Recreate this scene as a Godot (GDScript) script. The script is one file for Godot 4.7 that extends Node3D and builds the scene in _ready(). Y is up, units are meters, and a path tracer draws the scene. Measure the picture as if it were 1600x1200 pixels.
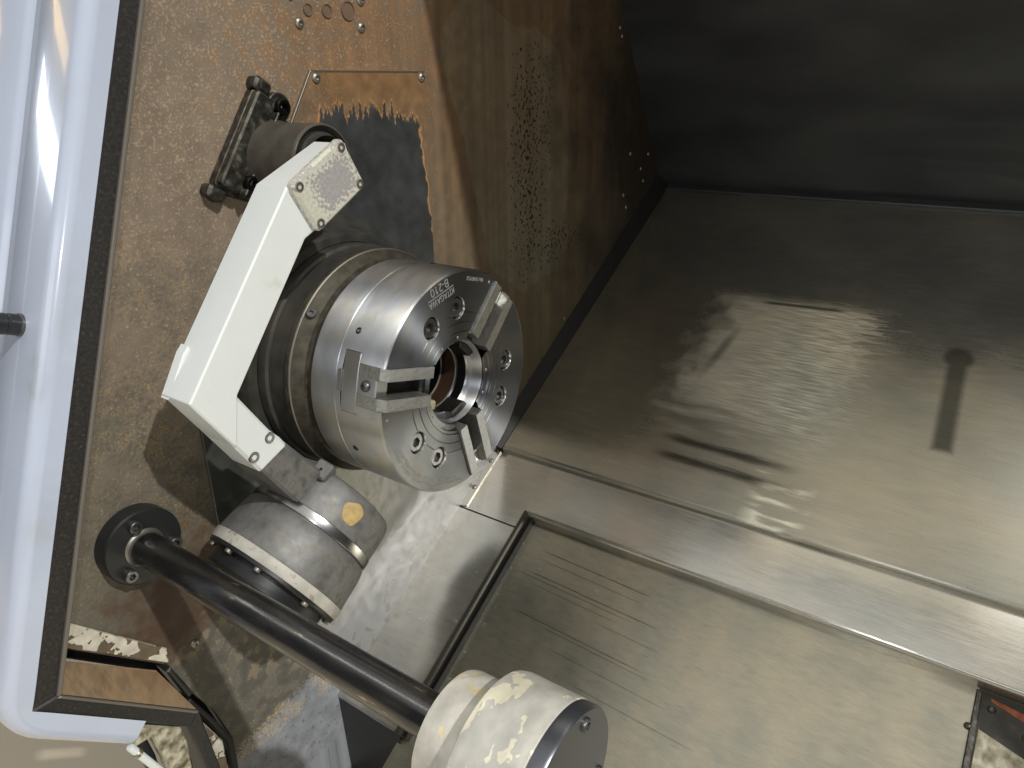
extends Node3D
# Inside of a lathe: x runs along the spindle away from the headstock wall, y is up, z comes towards the operator's door. Metres.

const FACE := 0.22            # the chuck's front face
const SLOPE := 0.51758        # tilt of the floor, radians
const CORNER := Vector3(0.02, 0.0936, -1.0272)   # where floor and back wall meet
const HOLE_R0 := 0.0735
const HOLE_R1 := 0.1005
const HOLE_SPAN := 0.310      # radians of the gap left round a bolt hole
var group_id := 1
var M := {}
var bolt_mesh := {}
var rng := RandomNumberGenerator.new()


# ---------------------------------------------------------------- nodes
func numbered(called: String, parent: Node) -> String:
	if not parent.has_node(NodePath(called)):
		return called
	var k := 1
	while parent.has_node(NodePath("%s_%03d" % [called, k])):
		k += 1
	return "%s_%03d" % [called, k]


func put(called: String, mesh: Mesh, m: Material, parent: Node = self, at := Transform3D()) -> MeshInstance3D:
	var o := MeshInstance3D.new()
	o.name = numbered(called, parent)
	o.mesh = mesh
	o.material_override = m
	o.transform = at
	o.cast_shadow = GeometryInstance3D.SHADOW_CASTING_SETTING_ON
	parent.add_child(o, true)
	return o


func thing(called: String, label: String, category: String, at := Vector3.ZERO, kind := "") -> Node3D:
	var o := Node3D.new()
	o.name = numbered(called, self)
	o.position = at
	o.set_meta("label", label)
	o.set_meta("category", category)
	if kind:
		o.set_meta("kind", kind)
	add_child(o, true)
	return o


# ---------------------------------------------------------------- mesh building
class MB:
	var st := SurfaceTool.new()
	var c := Color.WHITE

	func _init() -> void:
		st.begin(Mesh.PRIMITIVE_TRIANGLES)

	func tri(p: Array, uv: Array, n: Vector3, g: int) -> void:
		var a: Vector3 = p[0]
		var b: Vector3 = p[1]
		var d: Vector3 = p[2]
		var x := (b - a).cross(d - a)
		if x.length_squared() < 1e-18:
			return
		var order := [0, 2, 1] if x.dot(n) > 0.0 else [0, 1, 2]
		for i in order:
			st.set_smooth_group(g)
			st.set_uv(uv[i])
			st.add_vertex(p[i])

	func quad(a: Vector3, b: Vector3, d: Vector3, e: Vector3, ua: Vector2, ub: Vector2, ud: Vector2, ue: Vector2, n: Vector3, g: int) -> void:
		tri([a, b, d], [ua, ub, ud], n, g)
		tri([a, d, e], [ua, ud, ue], n, g)

	func done() -> ArrayMesh:
		st.generate_normals()
		return st.commit()


func new_group() -> int:
	group_id += 1
	return group_id


# a frame whose third axis is n, first axis as near to hint as it can be
func frame(at: Vector3, n: Vector3, hint := Vector3.UP) -> Transform3D:
	n = n.normalized()
	var u := (hint - n * hint.dot(n))
	if u.length() < 1e-4:
		u = Vector3.RIGHT - n * n.x
	u = u.normalized()
	return Transform3D(Basis(u, n.cross(u), n), at)


# a frame whose y axis is n, for lathed shapes
func axle(at: Vector3, n: Vector3, hint := Vector3.UP) -> Transform3D:
	var f := frame(at, n, hint)
	return Transform3D(Basis(f.basis.y, f.basis.z, f.basis.x), at)


func inset(poly: PackedVector2Array, c: float) -> PackedVector2Array:
	var out := PackedVector2Array()
	var turn := 1.0 if not Geometry2D.is_polygon_clockwise(poly) else -1.0
	var k := poly.size()
	for i in k:
		var d0 := (poly[i] - poly[(i + k - 1) % k]).normalized()
		var d1 := (poly[(i + 1) % k] - poly[i]).normalized()
		var n0 := Vector2(-d0.y, d0.x) * turn
		var n1 := Vector2(-d1.y, d1.x) * turn
		var b := (n0 + n1)
		if b.length() < 0.2:
			b = n0
		b = b.normalized()
		out.append(poly[i] + b * c / maxf(0.35, b.dot(n0)))
	return out


func rounded(poly: Array, r: float, n := 5) -> PackedVector2Array:
	var out := PackedVector2Array()
	var k := poly.size()
	for i in k:
		var p: Vector2 = poly[i]
		var da: Vector2 = (poly[(i + k - 1) % k] - p)
		var db: Vector2 = (poly[(i + 1) % k] - p)
		var ang := absf(da.angle_to(db))
		if ang > 2.9:
			out.append(p)
			continue
		var cut := minf(r / tan(ang / 2.0), minf(da.length(), db.length()) * 0.42)
		var rr := cut * tan(ang / 2.0)
		var c := p + (da.normalized() + db.normalized()).normalized() * rr / sin(ang / 2.0)
		var from := (p + da.normalized() * cut - c)
		var sweep_by := from.angle_to(p + db.normalized() * cut - c)
		for q in n + 1:
			out.append(c + from.rotated(sweep_by * q / n))
	return out


func pv(a: Array) -> PackedVector2Array:
	var out := PackedVector2Array()
	for i in range(0, a.size(), 2):
		out.append(Vector2(a[i], a[i + 1]))
	return out


# polygon in the frame's first two axes, pushed along its third from lo to hi, with the far edge chamfered
func prism(b: MB, f: Transform3D, poly: PackedVector2Array, lo: float, hi: float, c := 0.0, uv := Vector2.ONE, back := false, uv0 := Vector2.ZERO) -> void:
	var k := poly.size()
	var top := inset(poly, c) if c > 0.0 else poly
	while c > 0.0001 and Geometry2D.triangulate_polygon(top).is_empty():
		c *= 0.6
		top = inset(poly, c)
	var mid := Vector2.ZERO
	for p in poly:
		mid += p / k
	var turn := -1.0 if not Geometry2D.is_polygon_clockwise(poly) else 1.0
	var along := 0.0
	var g := new_group()
	var g2 := new_group()
	for i in k:
		var j := (i + 1) % k
		var d := (poly[j] - poly[i])
		var n2 := Vector2(-d.y, d.x).normalized() * turn
		var n := f.basis * Vector3(n2.x, n2.y, 0)
		var before := (poly[i] - poly[(i + k - 1) % k])
		if absf(before.angle_to(d)) > 0.6:
			g = new_group()
			g2 = new_group()
		var a0 := f * Vector3(poly[i].x, poly[i].y, lo)
		var a1 := f * Vector3(poly[j].x, poly[j].y, lo)
		var b0 := f * Vector3(poly[i].x, poly[i].y, hi - c)
		var b1 := f * Vector3(poly[j].x, poly[j].y, hi - c)
		var l := d.length()
		b.quad(a0, a1, b1, b0, Vector2(along, lo) * uv, Vector2(along + l, lo) * uv, Vector2(along + l, hi) * uv, Vector2(along, hi) * uv, n, g)
		if c > 0.0:
			var c0 := f * Vector3(top[i].x, top[i].y, hi)
			var c1 := f * Vector3(top[j].x, top[j].y, hi)
			b.quad(b0, b1, c1, c0, poly[i] * uv, poly[j] * uv, top[j] * uv, top[i] * uv, n + f.basis.z, g2)
		along += l
	var idx := Geometry2D.triangulate_polygon(top)
	var gc := new_group()
	for t in range(0, idx.size(), 3):
		var p := []
		var q := []
		for e in 3:
			var v := top[idx[t + e]]
			p.append(f * Vector3(v.x, v.y, hi))
			q.append((v - uv0) * uv)
		b.tri(p, q, f.basis.z, gc)
	if back:
		var gb := new_group()
		idx = Geometry2D.triangulate_polygon(poly)
		for t in range(0, idx.size(), 3):
			var p := []
			var q := []
			for e in 3:
				var v := poly[idx[t + e]]
				p.append(f * Vector3(v.x, v.y, lo))
				q.append((v - uv0) * uv)
			b.tri(p, q, -f.basis.z, gb)


func slab(b: MB, f: Transform3D, size: Vector3, c := 0.001, uv := Vector2.ONE) -> void:
	var x := size.x / 2.0
	var y := size.y / 2.0
	prism(b, f, PackedVector2Array([Vector2(-x, -y), Vector2(x, -y), Vector2(x, y), Vector2(-x, y)]), 0.0, size.z, c, uv, true)


# profile of (radius, height along the frame's y axis) turned about that axis; outside is to the right of the way up
func lathe(b: MB, f: Transform3D, prof: Array, segs := 64, a0 := 0.0, a1 := TAU, uv := Vector2.ONE) -> void:
	var g := new_group()
	var along := 0.0
	for i in prof.size() - 1:
		var p: Vector2 = prof[i]
		var q: Vector2 = prof[i + 1]
		var t := q - p
		if i > 0 and absf((p - prof[i - 1]).angle_to(t)) > 0.62:
			g = new_group()
		var l := t.length()
		for s in segs:
			var u0 := a0 + (a1 - a0) * s / segs
			var u1 := a0 + (a1 - a0) * (s + 1) / segs
			var c0 := Vector3(sin(u0), 0, cos(u0))
			var c1 := Vector3(sin(u1), 0, cos(u1))
			var um := (u0 + u1) / 2.0
			var n := f.basis * (Vector3(sin(um), 0, cos(um)) * t.y + Vector3(0, -t.x, 0))
			var up := Vector3.UP
			b.quad(f * (c0 * p.x + up * p.y), f * (c1 * p.x + up * p.y), f * (c1 * q.x + up * q.y), f * (c0 * q.x + up * q.y),
				Vector2(u0 / TAU, along) * uv, Vector2(u1 / TAU, along) * uv, Vector2(u1 / TAU, along + l) * uv, Vector2(u0 / TAU, along + l) * uv, n, g)
		along += l


# ---------------------------------------------------------------- fasteners (radius 1, head height h)
func hexed(b: MB, r_in: float, top: float, depth: float, r_out: float) -> void:
	var n := 24
	var g0 := new_group()
	var g2 := new_group()
	for i in n:
		var pts := []
		for j in 2:
			var a := TAU * (i + j) / n
			var h := fposmod(a, TAU / 6.0) - TAU / 12.0
			var r := r_in * cos(TAU / 12.0) / cos(h)
			pts.append([Vector3(sin(a), 0, cos(a)) * r_out, Vector3(sin(a), 0, cos(a)) * r])
		var up := Vector3.UP * top
		var dn := Vector3.UP * (top - depth)
		b.quad(pts[0][0] + up, pts[1][0] + up, pts[1][1] + up, pts[0][1] + up, Vector2.ZERO, Vector2.ZERO, Vector2.ZERO, Vector2.ZERO, Vector3.UP, g0)
		var mid: Vector3 = pts[0][1] + pts[1][1]
		b.quad(pts[0][1] + up, pts[1][1] + up, pts[1][1] + dn, pts[0][1] + dn, Vector2.ZERO, Vector2.ZERO, Vector2.ZERO, Vector2.ZERO, -mid, new_group() if i % 4 == 2 else group_id)
		b.tri([pts[0][1] + dn, pts[1][1] + dn, dn], [Vector2.ZERO, Vector2.ZERO, Vector2.ZERO], Vector3.UP, g2)


func make_fasteners() -> void:
	var b := MB.new()
	lathe(b, Transform3D(), [Vector2(1, 0), Vector2(1, 0.86), Vector2(0.97, 0.95), Vector2(0.88, 1.0)], 28)
	hexed(b, 0.56, 1.0, 0.6, 0.88)
	bolt_mesh["socket"] = b.done()
	b = MB.new()
	lathe(b, Transform3D(), [Vector2(1, 0), Vector2(0.98, 0.1), Vector2(0.86, 0.32), Vector2(0.66, 0.48), Vector2(0.46, 0.55)], 24)
	hexed(b, 0.42, 0.55, 0.35, 0.46)
	bolt_mesh["button"] = b.done()
	b = MB.new()
	lathe(b, Transform3D(), [Vector2(1, -0.5), Vector2(0.97, 0.05), Vector2(0.8, 0.3), Vector2(0.5, 0.48), Vector2(0.0, 0.55)], 20)
	bolt_mesh["rivet"] = b.done()


func bolt(kind: String, called: String, at: Vector3, n: Vector3, r: float, m: Material, parent: Node, turn := 0.0, tall := 1.0) -> MeshInstance3D:
	var f := axle(at, n)
	f.basis = f.basis * Basis(Vector3.UP, turn) * Basis.from_scale(Vector3(r, r * tall, r))
	return put(called, bolt_mesh[kind], m, parent, f)


# ---------------------------------------------------------------- textures
func noise(w: int, h: int, freq: float, s: int, oct := 3, kind := FastNoiseLite.TYPE_SIMPLEX_SMOOTH) -> PackedByteArray:
	var n := FastNoiseLite.new()
	n.seed = s
	n.noise_type = kind
	n.frequency = freq
	n.fractal_type = FastNoiseLite.FRACTAL_FBM if oct > 1 else FastNoiseLite.FRACTAL_NONE
	n.fractal_octaves = oct
	var im := n.get_image(w, h)
	im.convert(Image.FORMAT_L8)
	return im.get_data()


# noise drawn out along u
func streaks(w: int, h: int, squeeze: int, freq: float, s: int, oct := 3) -> PackedByteArray:
	var n := FastNoiseLite.new()
	n.seed = s
	n.frequency = freq
	n.fractal_octaves = oct
	var im := n.get_image(w / squeeze, h)
	im.convert(Image.FORMAT_L8)
	im.resize(w, h, Image.INTERPOLATE_CUBIC)
	return im.get_data()


func tex(im: Image) -> ImageTexture:
	return ImageTexture.create_from_image(im)


func grey_tex(w: int, h: int, data: PackedByteArray) -> ImageTexture:
	return tex(Image.create_from_data(w, h, false, Image.FORMAT_L8, data))


# a grey picture: lo..hi over noise
func grey_noise(size: int, freq: float, s: int, lo: float, hi: float, oct := 4, squeeze := 1) -> ImageTexture:
	var d := streaks(size, size, squeeze, freq, s, oct) if squeeze > 1 else noise(size, size, freq, s, oct)
	var table := PackedByteArray()
	table.resize(256)
	for i in 256:
		table[i] = clampi(int(255.0 * lerpf(lo, hi, smoothstep(0.1, 0.9, i / 255.0))), 0, 255)
	for i in d.size():
		d[i] = table[d[i]]
	return grey_tex(size, size, d)


# colour picture through a ramp of [at, Color]
func ramp_noise(size: int, freq: float, s: int, ramp: Array, oct := 4, squeeze := 1) -> ImageTexture:
	var d := streaks(size, size, squeeze, freq, s, oct) if squeeze > 1 else noise(size, size, freq, s, oct)
	var g := Gradient.new()
	g.offsets = PackedFloat32Array(ramp.map(func(e): return e[0]))
	g.colors = PackedColorArray(ramp.map(func(e): return e[1]))
	var table := []
	for i in 256:
		var c := g.sample(i / 255.0)
		table.append([int(c.r * 255), int(c.g * 255), int(c.b * 255)])
	var out := PackedByteArray()
	out.resize(size * size * 3)
	for i in d.size():
		var e: Array = table[d[i]]
		out[i * 3] = e[0]
		out[i * 3 + 1] = e[1]
		out[i * 3 + 2] = e[2]
	return tex(Image.create_from_data(size, size, false, Image.FORMAT_RGB8, out))


func rgb8(r: int, g: int, b: int) -> Color:
	return Color(r / 255.0, g / 255.0, b / 255.0)


func mat(color: Color, metal: float, rough: float) -> StandardMaterial3D:
	var m := StandardMaterial3D.new()
	m.albedo_color = color
	m.metallic = metal
	m.roughness = rough
	return m


func tri_tex(m: StandardMaterial3D, scale: float) -> void:
	m.uv1_triplanar = true
	m.uv1_world_triplanar = true
	m.uv1_scale = Vector3.ONE * scale


const WZ0 := 0.5
const WZ1 := -1.2
const WY0 := 0.6
const WY1 := -0.62

func wall_textures() -> void:
	var w := 1700
	var h := 1220
	var fine := noise(w, h, 0.71, 11, 1, FastNoiseLite.TYPE_VALUE)
	var mid := noise(w, h, 0.035, 12, 4)
	var big := noise(w, h, 0.006, 13, 4)
	var worm := noise(w, h, 0.15, 14, 2)
	var drip := noise(w, h, 0.10, 15, 3)
	var runs := noise(w, 4, 0.03, 16, 5)
	var out := PackedByteArray()
	out.resize(w * h * 3)
	var hgt := PackedByteArray()
	hgt.resize(w * h)
	var rgh := PackedByteArray()
	rgh.resize(w * h)
	var patch := pv([0.44, -0.33, 0.385, -0.262, 0.345, -0.257, 0.157, -0.327, 0.031, -0.355, -0.03, -0.45, -0.011, -0.568, 0.091, -0.6, 0.171, -0.614, 0.281, -0.594, 0.362, -0.564, 0.393, -0.5, 0.395, -0.428])  # paler area under a second light, painted into the wall colour
	for j in h:
		var y := WY0 + (WY1 - WY0) * j / h
		for i in w:
			var z := WZ0 + (WZ1 - WZ0) * i / w
			var k := j * w + i
			var nf := fine[k] / 255.0
			var nm := mid[k] / 255.0
			var nb := big[k] / 255.0
			var nw := worm[k] / 255.0
			var low := clampf((0.17 - y + (nb - 0.5) * 0.35) * 3.2, 0.0, 1.0)
			var r := lerpf(132.0, 103.0, low)
			var g := lerpf(118.0, 99.0, low)
			var b := lerpf(102.0, 87.0, low)
			if z < -0.19:
				var t := clampf((-0.19 - z) * 12.0, 0.0, 1.0)
				r = lerpf(r, 110.0, t)
				g = lerpf(g, 90.0, t)
				b = lerpf(b, 67.0, t)
				t *= clampf((0.24 - y) * 4.0, 0.0, 1.0)
				r = lerpf(r, 112.0, t)
				g = lerpf(g, 100.0, t)
				b = lerpf(b, 80.0, t)
			var orange := clampf(1.3 - Vector2((y - 0.34) * 6.0, (z + 0.12) * 6.0).length() + (nm - 0.5) * 1.6, 0.0, 1.0) * 0.7
			r = lerpf(r, 130.0, orange)
			g = lerpf(g, 96.0, orange)
			b = lerpf(b, 64.0, orange)
			var v := 0.92 + 0.14 * nm + 0.12 * (nb - 0.5) + 0.20 * (runs[i] / 255.0 - 0.5) * clampf((0.1 - z) * 4.0, 0.15, 1.0)
			var hh := 0.5 + 0.06 * (nf - 0.5)
			var ro := 0.62 + 0.2 * (nm - 0.5)
			if patch.size() and z < -0.25 and z > -0.62 and y > -0.04:
				if Geometry2D.is_point_in_polygon(Vector2(y + (nm - 0.5) * 0.012, z + (nb - 0.5) * 0.02), patch):
					r = r * 0.92 + 15.0
					g = g * 0.94 + 18.0
					b = b * 0.94 + 19.0
			r *= v
			g *= v
			b *= v
			# golden flecks where the paint has lifted
			var dens := 0.0
			if z > -0.24:
				dens = 0.075 * clampf((y - 0.0) * 4.0, 0.0, 1.0) * clampf((z + 0.30) * 3.0, 0.3, 1.0) + 0.03 * clampf(1.0 - Vector2(y + 0.02, z - 0.26).length() * 5.0, 0.0, 1.0)
			if nf > 0.86 - dens * 2.6 and dens > 0.0:
				var t := clampf((nf - 0.86 + dens * 2.6) * 4.0, 0.0, 0.6)
				r = lerpf(r, 184.0, t)
				g = lerpf(g, 160.0, t)
				b = lerpf(b, 126.0, t)
				hh += 0.3 * t
			# worm-like flaking low down beside the flange
			var flake := clampf(1.25 - Vector2((y + 0.06) * 3.4, (z - 0.235) * 8.0).length(), 0.0, 1.0)
			flake = maxf(flake, clampf(1.2 - Vector2((y + 0.25) * 9.0, (z - 0.235) * 9.0).length(), 0.0, 1.0))
			flake *= clampf((nb - 0.30) * 4.0, 0.0, 1.0)
			if flake > 0.1:
				var edge := absf(nw - 0.57)
				if nw > 0.57:
					r = lerpf(r, 84.0, 0.3 * flake)
					g = lerpf(g, 68.0, 0.3 * flake)
					b = lerpf(b, 50.0, 0.3 * flake)
					hh -= 0.18
				if edge < 0.05 and nm > 0.42:
					var t := (1.0 - edge / 0.05) * flake * clampf((nm - 0.42) * 8.0, 0.0, 0.9)
					r = lerpf(r, 186.0, t)
					g = lerpf(g, 142.0, t)
					b = lerpf(b, 78.0, t)
			var rust := clampf(1.1 - Vector2((y + 0.24) * 9.0, (z - 0.25) * 11.0).length() + (nm - 0.5), 0.0, 0.75)
			r = lerpf(r, 66.0, rust)
			g = lerpf(g, 44.0, rust)
			b = lerpf(b, 32.0, rust)
			# dark pitting in a vertical band
			var band := clampf(1.0 - absf(z + 0.475 + (nb - 0.5) * 0.05) * 14.0, 0.0, 1.0) * clampf((y + 0.02) * 12.0, 0.0, 1.0) * clampf((0.38 - y) * 12.0, 0.0, 1.0)
			band = maxf(band, clampf(1.2 - Vector2((y - 0.045) * 30.0, (z + 0.56) * 11.0).length(), 0.0, 1.0))
			if band > 0.05 and drip[k] / 255.0 < 0.22 + 0.16 * band:
				r = lerpf(r, 26.0, 0.85)
				g = lerpf(g, 22.0, 0.85)
				b = lerpf(b, 18.0, 0.85)
			# lower paint: grey, scuffed through to cream
			var grey := clampf((-0.27 - y + (0.23 - z) * 0.55 + (nm - 0.5) * 0.06) * 30.0, 0.0, 1.0) * clampf((z - 0.02) * 30.0, 0.0, 1.0)
			if grey > 0.0:
				var gr := 98.0 * (0.8 + 0.4 * nm)
				r = lerpf(r, gr, grey)
				g = lerpf(g, gr * 0.97, grey)
				b = lerpf(b, gr * 0.88, grey)
				var e := absf(nm - 0.56)
				if nm > 0.56:
					var t2 := clampf((nb - 0.42) * 8.0, 0.0, 1.0) * grey
					r = lerpf(r, 140.0, t2 * 0.6)
					g = lerpf(g, 126.0, t2 * 0.6)
					b = lerpf(b, 100.0, t2 * 0.6)
				if e < 0.010:
					r = lerpf(r, 180.0, grey * 0.5)
					g = lerpf(g, 164.0, grey * 0.5)
					b = lerpf(b, 128.0, grey * 0.5)
				# smooth blue grey sheet below it
				var blue := clampf((-0.468 - y + (nw - 0.5) * 0.02 - (z - 0.12) * 0.2) * 60.0, 0.0, 1.0)
				var bl := (0.84 + 0.22 * nm + 0.12 * (nb - 0.5)) * (0.78 if drip[k] < 62 else 1.0)
				r = lerpf(r, 146.0 * bl, blue)
				g = lerpf(g, 150.0 * bl, blue)
				b = lerpf(b, 157.0 * bl, blue)
				if blue > 0.02 and y > -0.515 and absf(nw - 0.5) < 0.05 and nb > 0.4:
					r = 190.0
					g = 165.0
					b = 120.0
				ro = lerpf(ro, 0.4, blue)
			# shade of the far corner, painted into the wall colour
			var corner_shade := clampf((-0.54 - z + (nb - 0.5) * 0.3) * 2.6, 0.0, 0.82)
			r = lerpf(r, 34.0, corner_shade)
			g = lerpf(g, 30.0, corner_shade)
			b = lerpf(b, 25.0, corner_shade)
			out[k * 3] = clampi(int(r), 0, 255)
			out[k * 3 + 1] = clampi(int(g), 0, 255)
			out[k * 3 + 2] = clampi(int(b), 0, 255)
			hgt[k] = clampi(int(hh * 255.0), 0, 255)
			rgh[k] = clampi(int(ro * 255.0), 0, 255)
	var m := mat(Color.WHITE, 0.0, 1.0)
	m.albedo_texture = tex(Image.create_from_data(w, h, false, Image.FORMAT_RGB8, out))
	m.roughness_texture = grey_tex(w, h, rgh)
	m.roughness_texture_channel = BaseMaterial3D.TEXTURE_CHANNEL_RED
	m.heightmap_enabled = true
	m.heightmap_texture = grey_tex(w, h, hgt)
	m.heightmap_scale = 0.12
	m.texture_repeat = false
	M.wall = m


# cover plate: brown paint on top, scraped to bare dark steel below a ragged edge; z -0.23..0.21, y 0.34..-0.52
func plate_texture() -> void:
	var w := 528
	var h := 1032
	var fine := noise(w, h, 0.22, 31, 2)
	var mid := noise(w, h, 0.03, 32, 4)
	var big := noise(w, h, 0.008, 33, 3)
	var rag := noise(w, 8, 0.10, 34, 5)
	var out := PackedByteArray()
	out.resize(w * h * 3)
	var orm := PackedByteArray()
	orm.resize(w * h * 3)
	for j in h:
		var y := 0.34 - 0.86 * j / h
		for i in w:
			var z := 0.21 - 0.44 * i / w
			var k := j * w + i
			var nf := fine[k] / 255.0
			var nm := mid[k] / 255.0
			var nb := big[k] / 255.0
			var o := clampf((y - 0.24) * 9.0 + 0.2, 0.0, 1.0) * clampf((0.0 - z) * 14.0 + 0.3, 0.0, 1.0)
			var r := lerpf(118.0, 126.0, o) * (0.85 + 0.3 * nm)
			var g := lerpf(100.0, 95.0, o) * (0.85 + 0.3 * nm)
			var b := lerpf(82.0, 60.0, o) * (0.85 + 0.3 * nm)
			if nf > 0.76 and z > -0.06:
				r = lerpf(r, 186.0, 0.5)
				g = lerpf(g, 154.0, 0.5)
				b = lerpf(b, 110.0, 0.5)
			var metal := 0.0
			var rough := 0.6
			var top := 0.283 + (rag[i] / 255.0 - 0.5) * 0.035 - 0.02 * clampf((-0.14 - z) * 20.0, 0.0, 1.0)
			var side := -0.198 - 0.022 * clampf((0.27 - y) * 5.0, 0.0, 1.0) + (nm - 0.5) * 0.008
			if y < -0.05:
				side = -1.0
			var front := -0.028 + (nm - 0.5) * 0.012
			if y < 0.24:
				front = lerpf(front, 0.3, clampf((0.24 - y) * 12.0, 0.0, 1.0))
			var d := minf(minf(top - y, z - side), front - z)
			if d > 0.0:
				var t := clampf(d * 700.0, 0.0, 1.0)
				var s := 86.0 + 22.0 * (nb - 0.5) + 14.0 * (nm - 0.5)
				var lowness := clampf((0.16 - y) * 4.0, 0.0, 1.0)
				r = lerpf(r, s * 0.96 + 10.0 * lowness, t)
				g = lerpf(g, s + 8.0 * lowness, t)
				b = lerpf(b, s * 1.01, t)
				metal = 0.55 * t
				rough = 0.46 + 0.14 * (nm - 0.5)
				var steel := clampf((-0.14 - y) * 10.0 + (nm - 0.5) * 0.8, 0.0, 1.0)
				r = lerpf(r, 146.0, steel)
				g = lerpf(g, 147.0, steel)
				b = lerpf(b, 149.0, steel)
				metal = lerpf(metal, 0.25, steel)
				rough = lerpf(rough, 0.40 + 0.2 * (nm - 0.5), steel)
				# oil runs
				if steel > 0.4 and nb > 0.56 and nm < 0.42:
					var run := clampf((0.42 - nm) * 12.0, 0.0, 1.0)
					r *= 1.0 - 0.14 * run
					g *= 1.0 - 0.145 * run
					b *= 1.0 - 0.16 * run
			if absf(d) < 0.0016 and y > 0.0:
				r = 178.0
				g = 132.0
				b = 84.0
			out[k * 3] = clampi(int(r), 0, 255)
			out[k * 3 + 1] = clampi(int(g), 0, 255)
			out[k * 3 + 2] = clampi(int(b), 0, 255)
			orm[k * 3] = 255
			orm[k * 3 + 1] = clampi(int(rough * 255.0), 0, 255)
			orm[k * 3 + 2] = clampi(int(metal * 255.0), 0, 255)
	var m := ORMMaterial3D.new()
	m.albedo_texture = tex(Image.create_from_data(w, h, false, Image.FORMAT_RGB8, out))
	m.orm_texture = tex(Image.create_from_data(w, h, false, Image.FORMAT_RGB8, orm))
	m.texture_repeat = false
	M.plate = m


# worn sheet steel; u runs along x over `long` metres, v down the slope
func steel_texture(called: String, w: int, h: int, s: int, tint: Color, marks: Callable, gloss := 0.0) -> void:
	var fine := streaks(w, h, 16, 0.28, s, 2)
	var mid := streaks(w, h, 6, 0.05, s + 1, 4)
	var spot := noise(w, h, 0.02, s + 2, 4)
	var big := noise(w, h, 0.004, s + 3, 3)
	var grit := noise(w, h, 0.35, s + 4, 1)
	var out := PackedByteArray()
	out.resize(w * h * 3)
	var orm := PackedByteArray()
	orm.resize(w * h * 3)
	for j in h:
		for i in w:
			var k := j * w + i
			var a: float = 0.90 + 0.07 * (fine[k] / 255.0 - 0.5) + 0.05 * (mid[k] / 255.0 - 0.5) + 0.09 * (big[k] / 255.0 - 0.5) + 0.03 * (spot[k] / 255.0 - 0.5)
			var ro: float = 0.34 + gloss + 0.07 * (fine[k] / 255.0 - 0.5) + 0.03 * (spot[k] / 255.0 - 0.5) + 0.06 * (big[k] / 255.0 - 0.5)
			if grit[k] < 22:
				a *= 0.86
			var e: Vector3 = marks.call(float(i) / w, float(j) / h, fine[k] / 255.0, mid[k] / 255.0, spot[k] / 255.0)
			a *= e.x
			ro += e.y
			var warm := 1.0 + 0.04 * (big[k] / 255.0 - 0.5) + e.z
			out[k * 3] = clampi(int(255.0 * tint.r * a * warm), 0, 255)
			out[k * 3 + 1] = clampi(int(255.0 * tint.g * a), 0, 255)
			out[k * 3 + 2] = clampi(int(255.0 * tint.b * a / warm), 0, 255)
			orm[k * 3] = 255
			orm[k * 3 + 1] = clampi(int(ro * 255.0), 30, 255)
			orm[k * 3 + 2] = 225
	var m := ORMMaterial3D.new()
	m.albedo_texture = tex(Image.create_from_data(w, h, false, Image.FORMAT_RGB8, out))
	m.orm_texture = tex(Image.create_from_data(w, h, false, Image.FORMAT_RGB8, orm))
	m.anisotropy_enabled = true
	m.anisotropy = -0.6
	M[called] = m


func no_marks(_u: float, _v: float, _f: float, _m: float, _s: float) -> Vector3:
	return Vector3(1, 0, 0)


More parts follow.
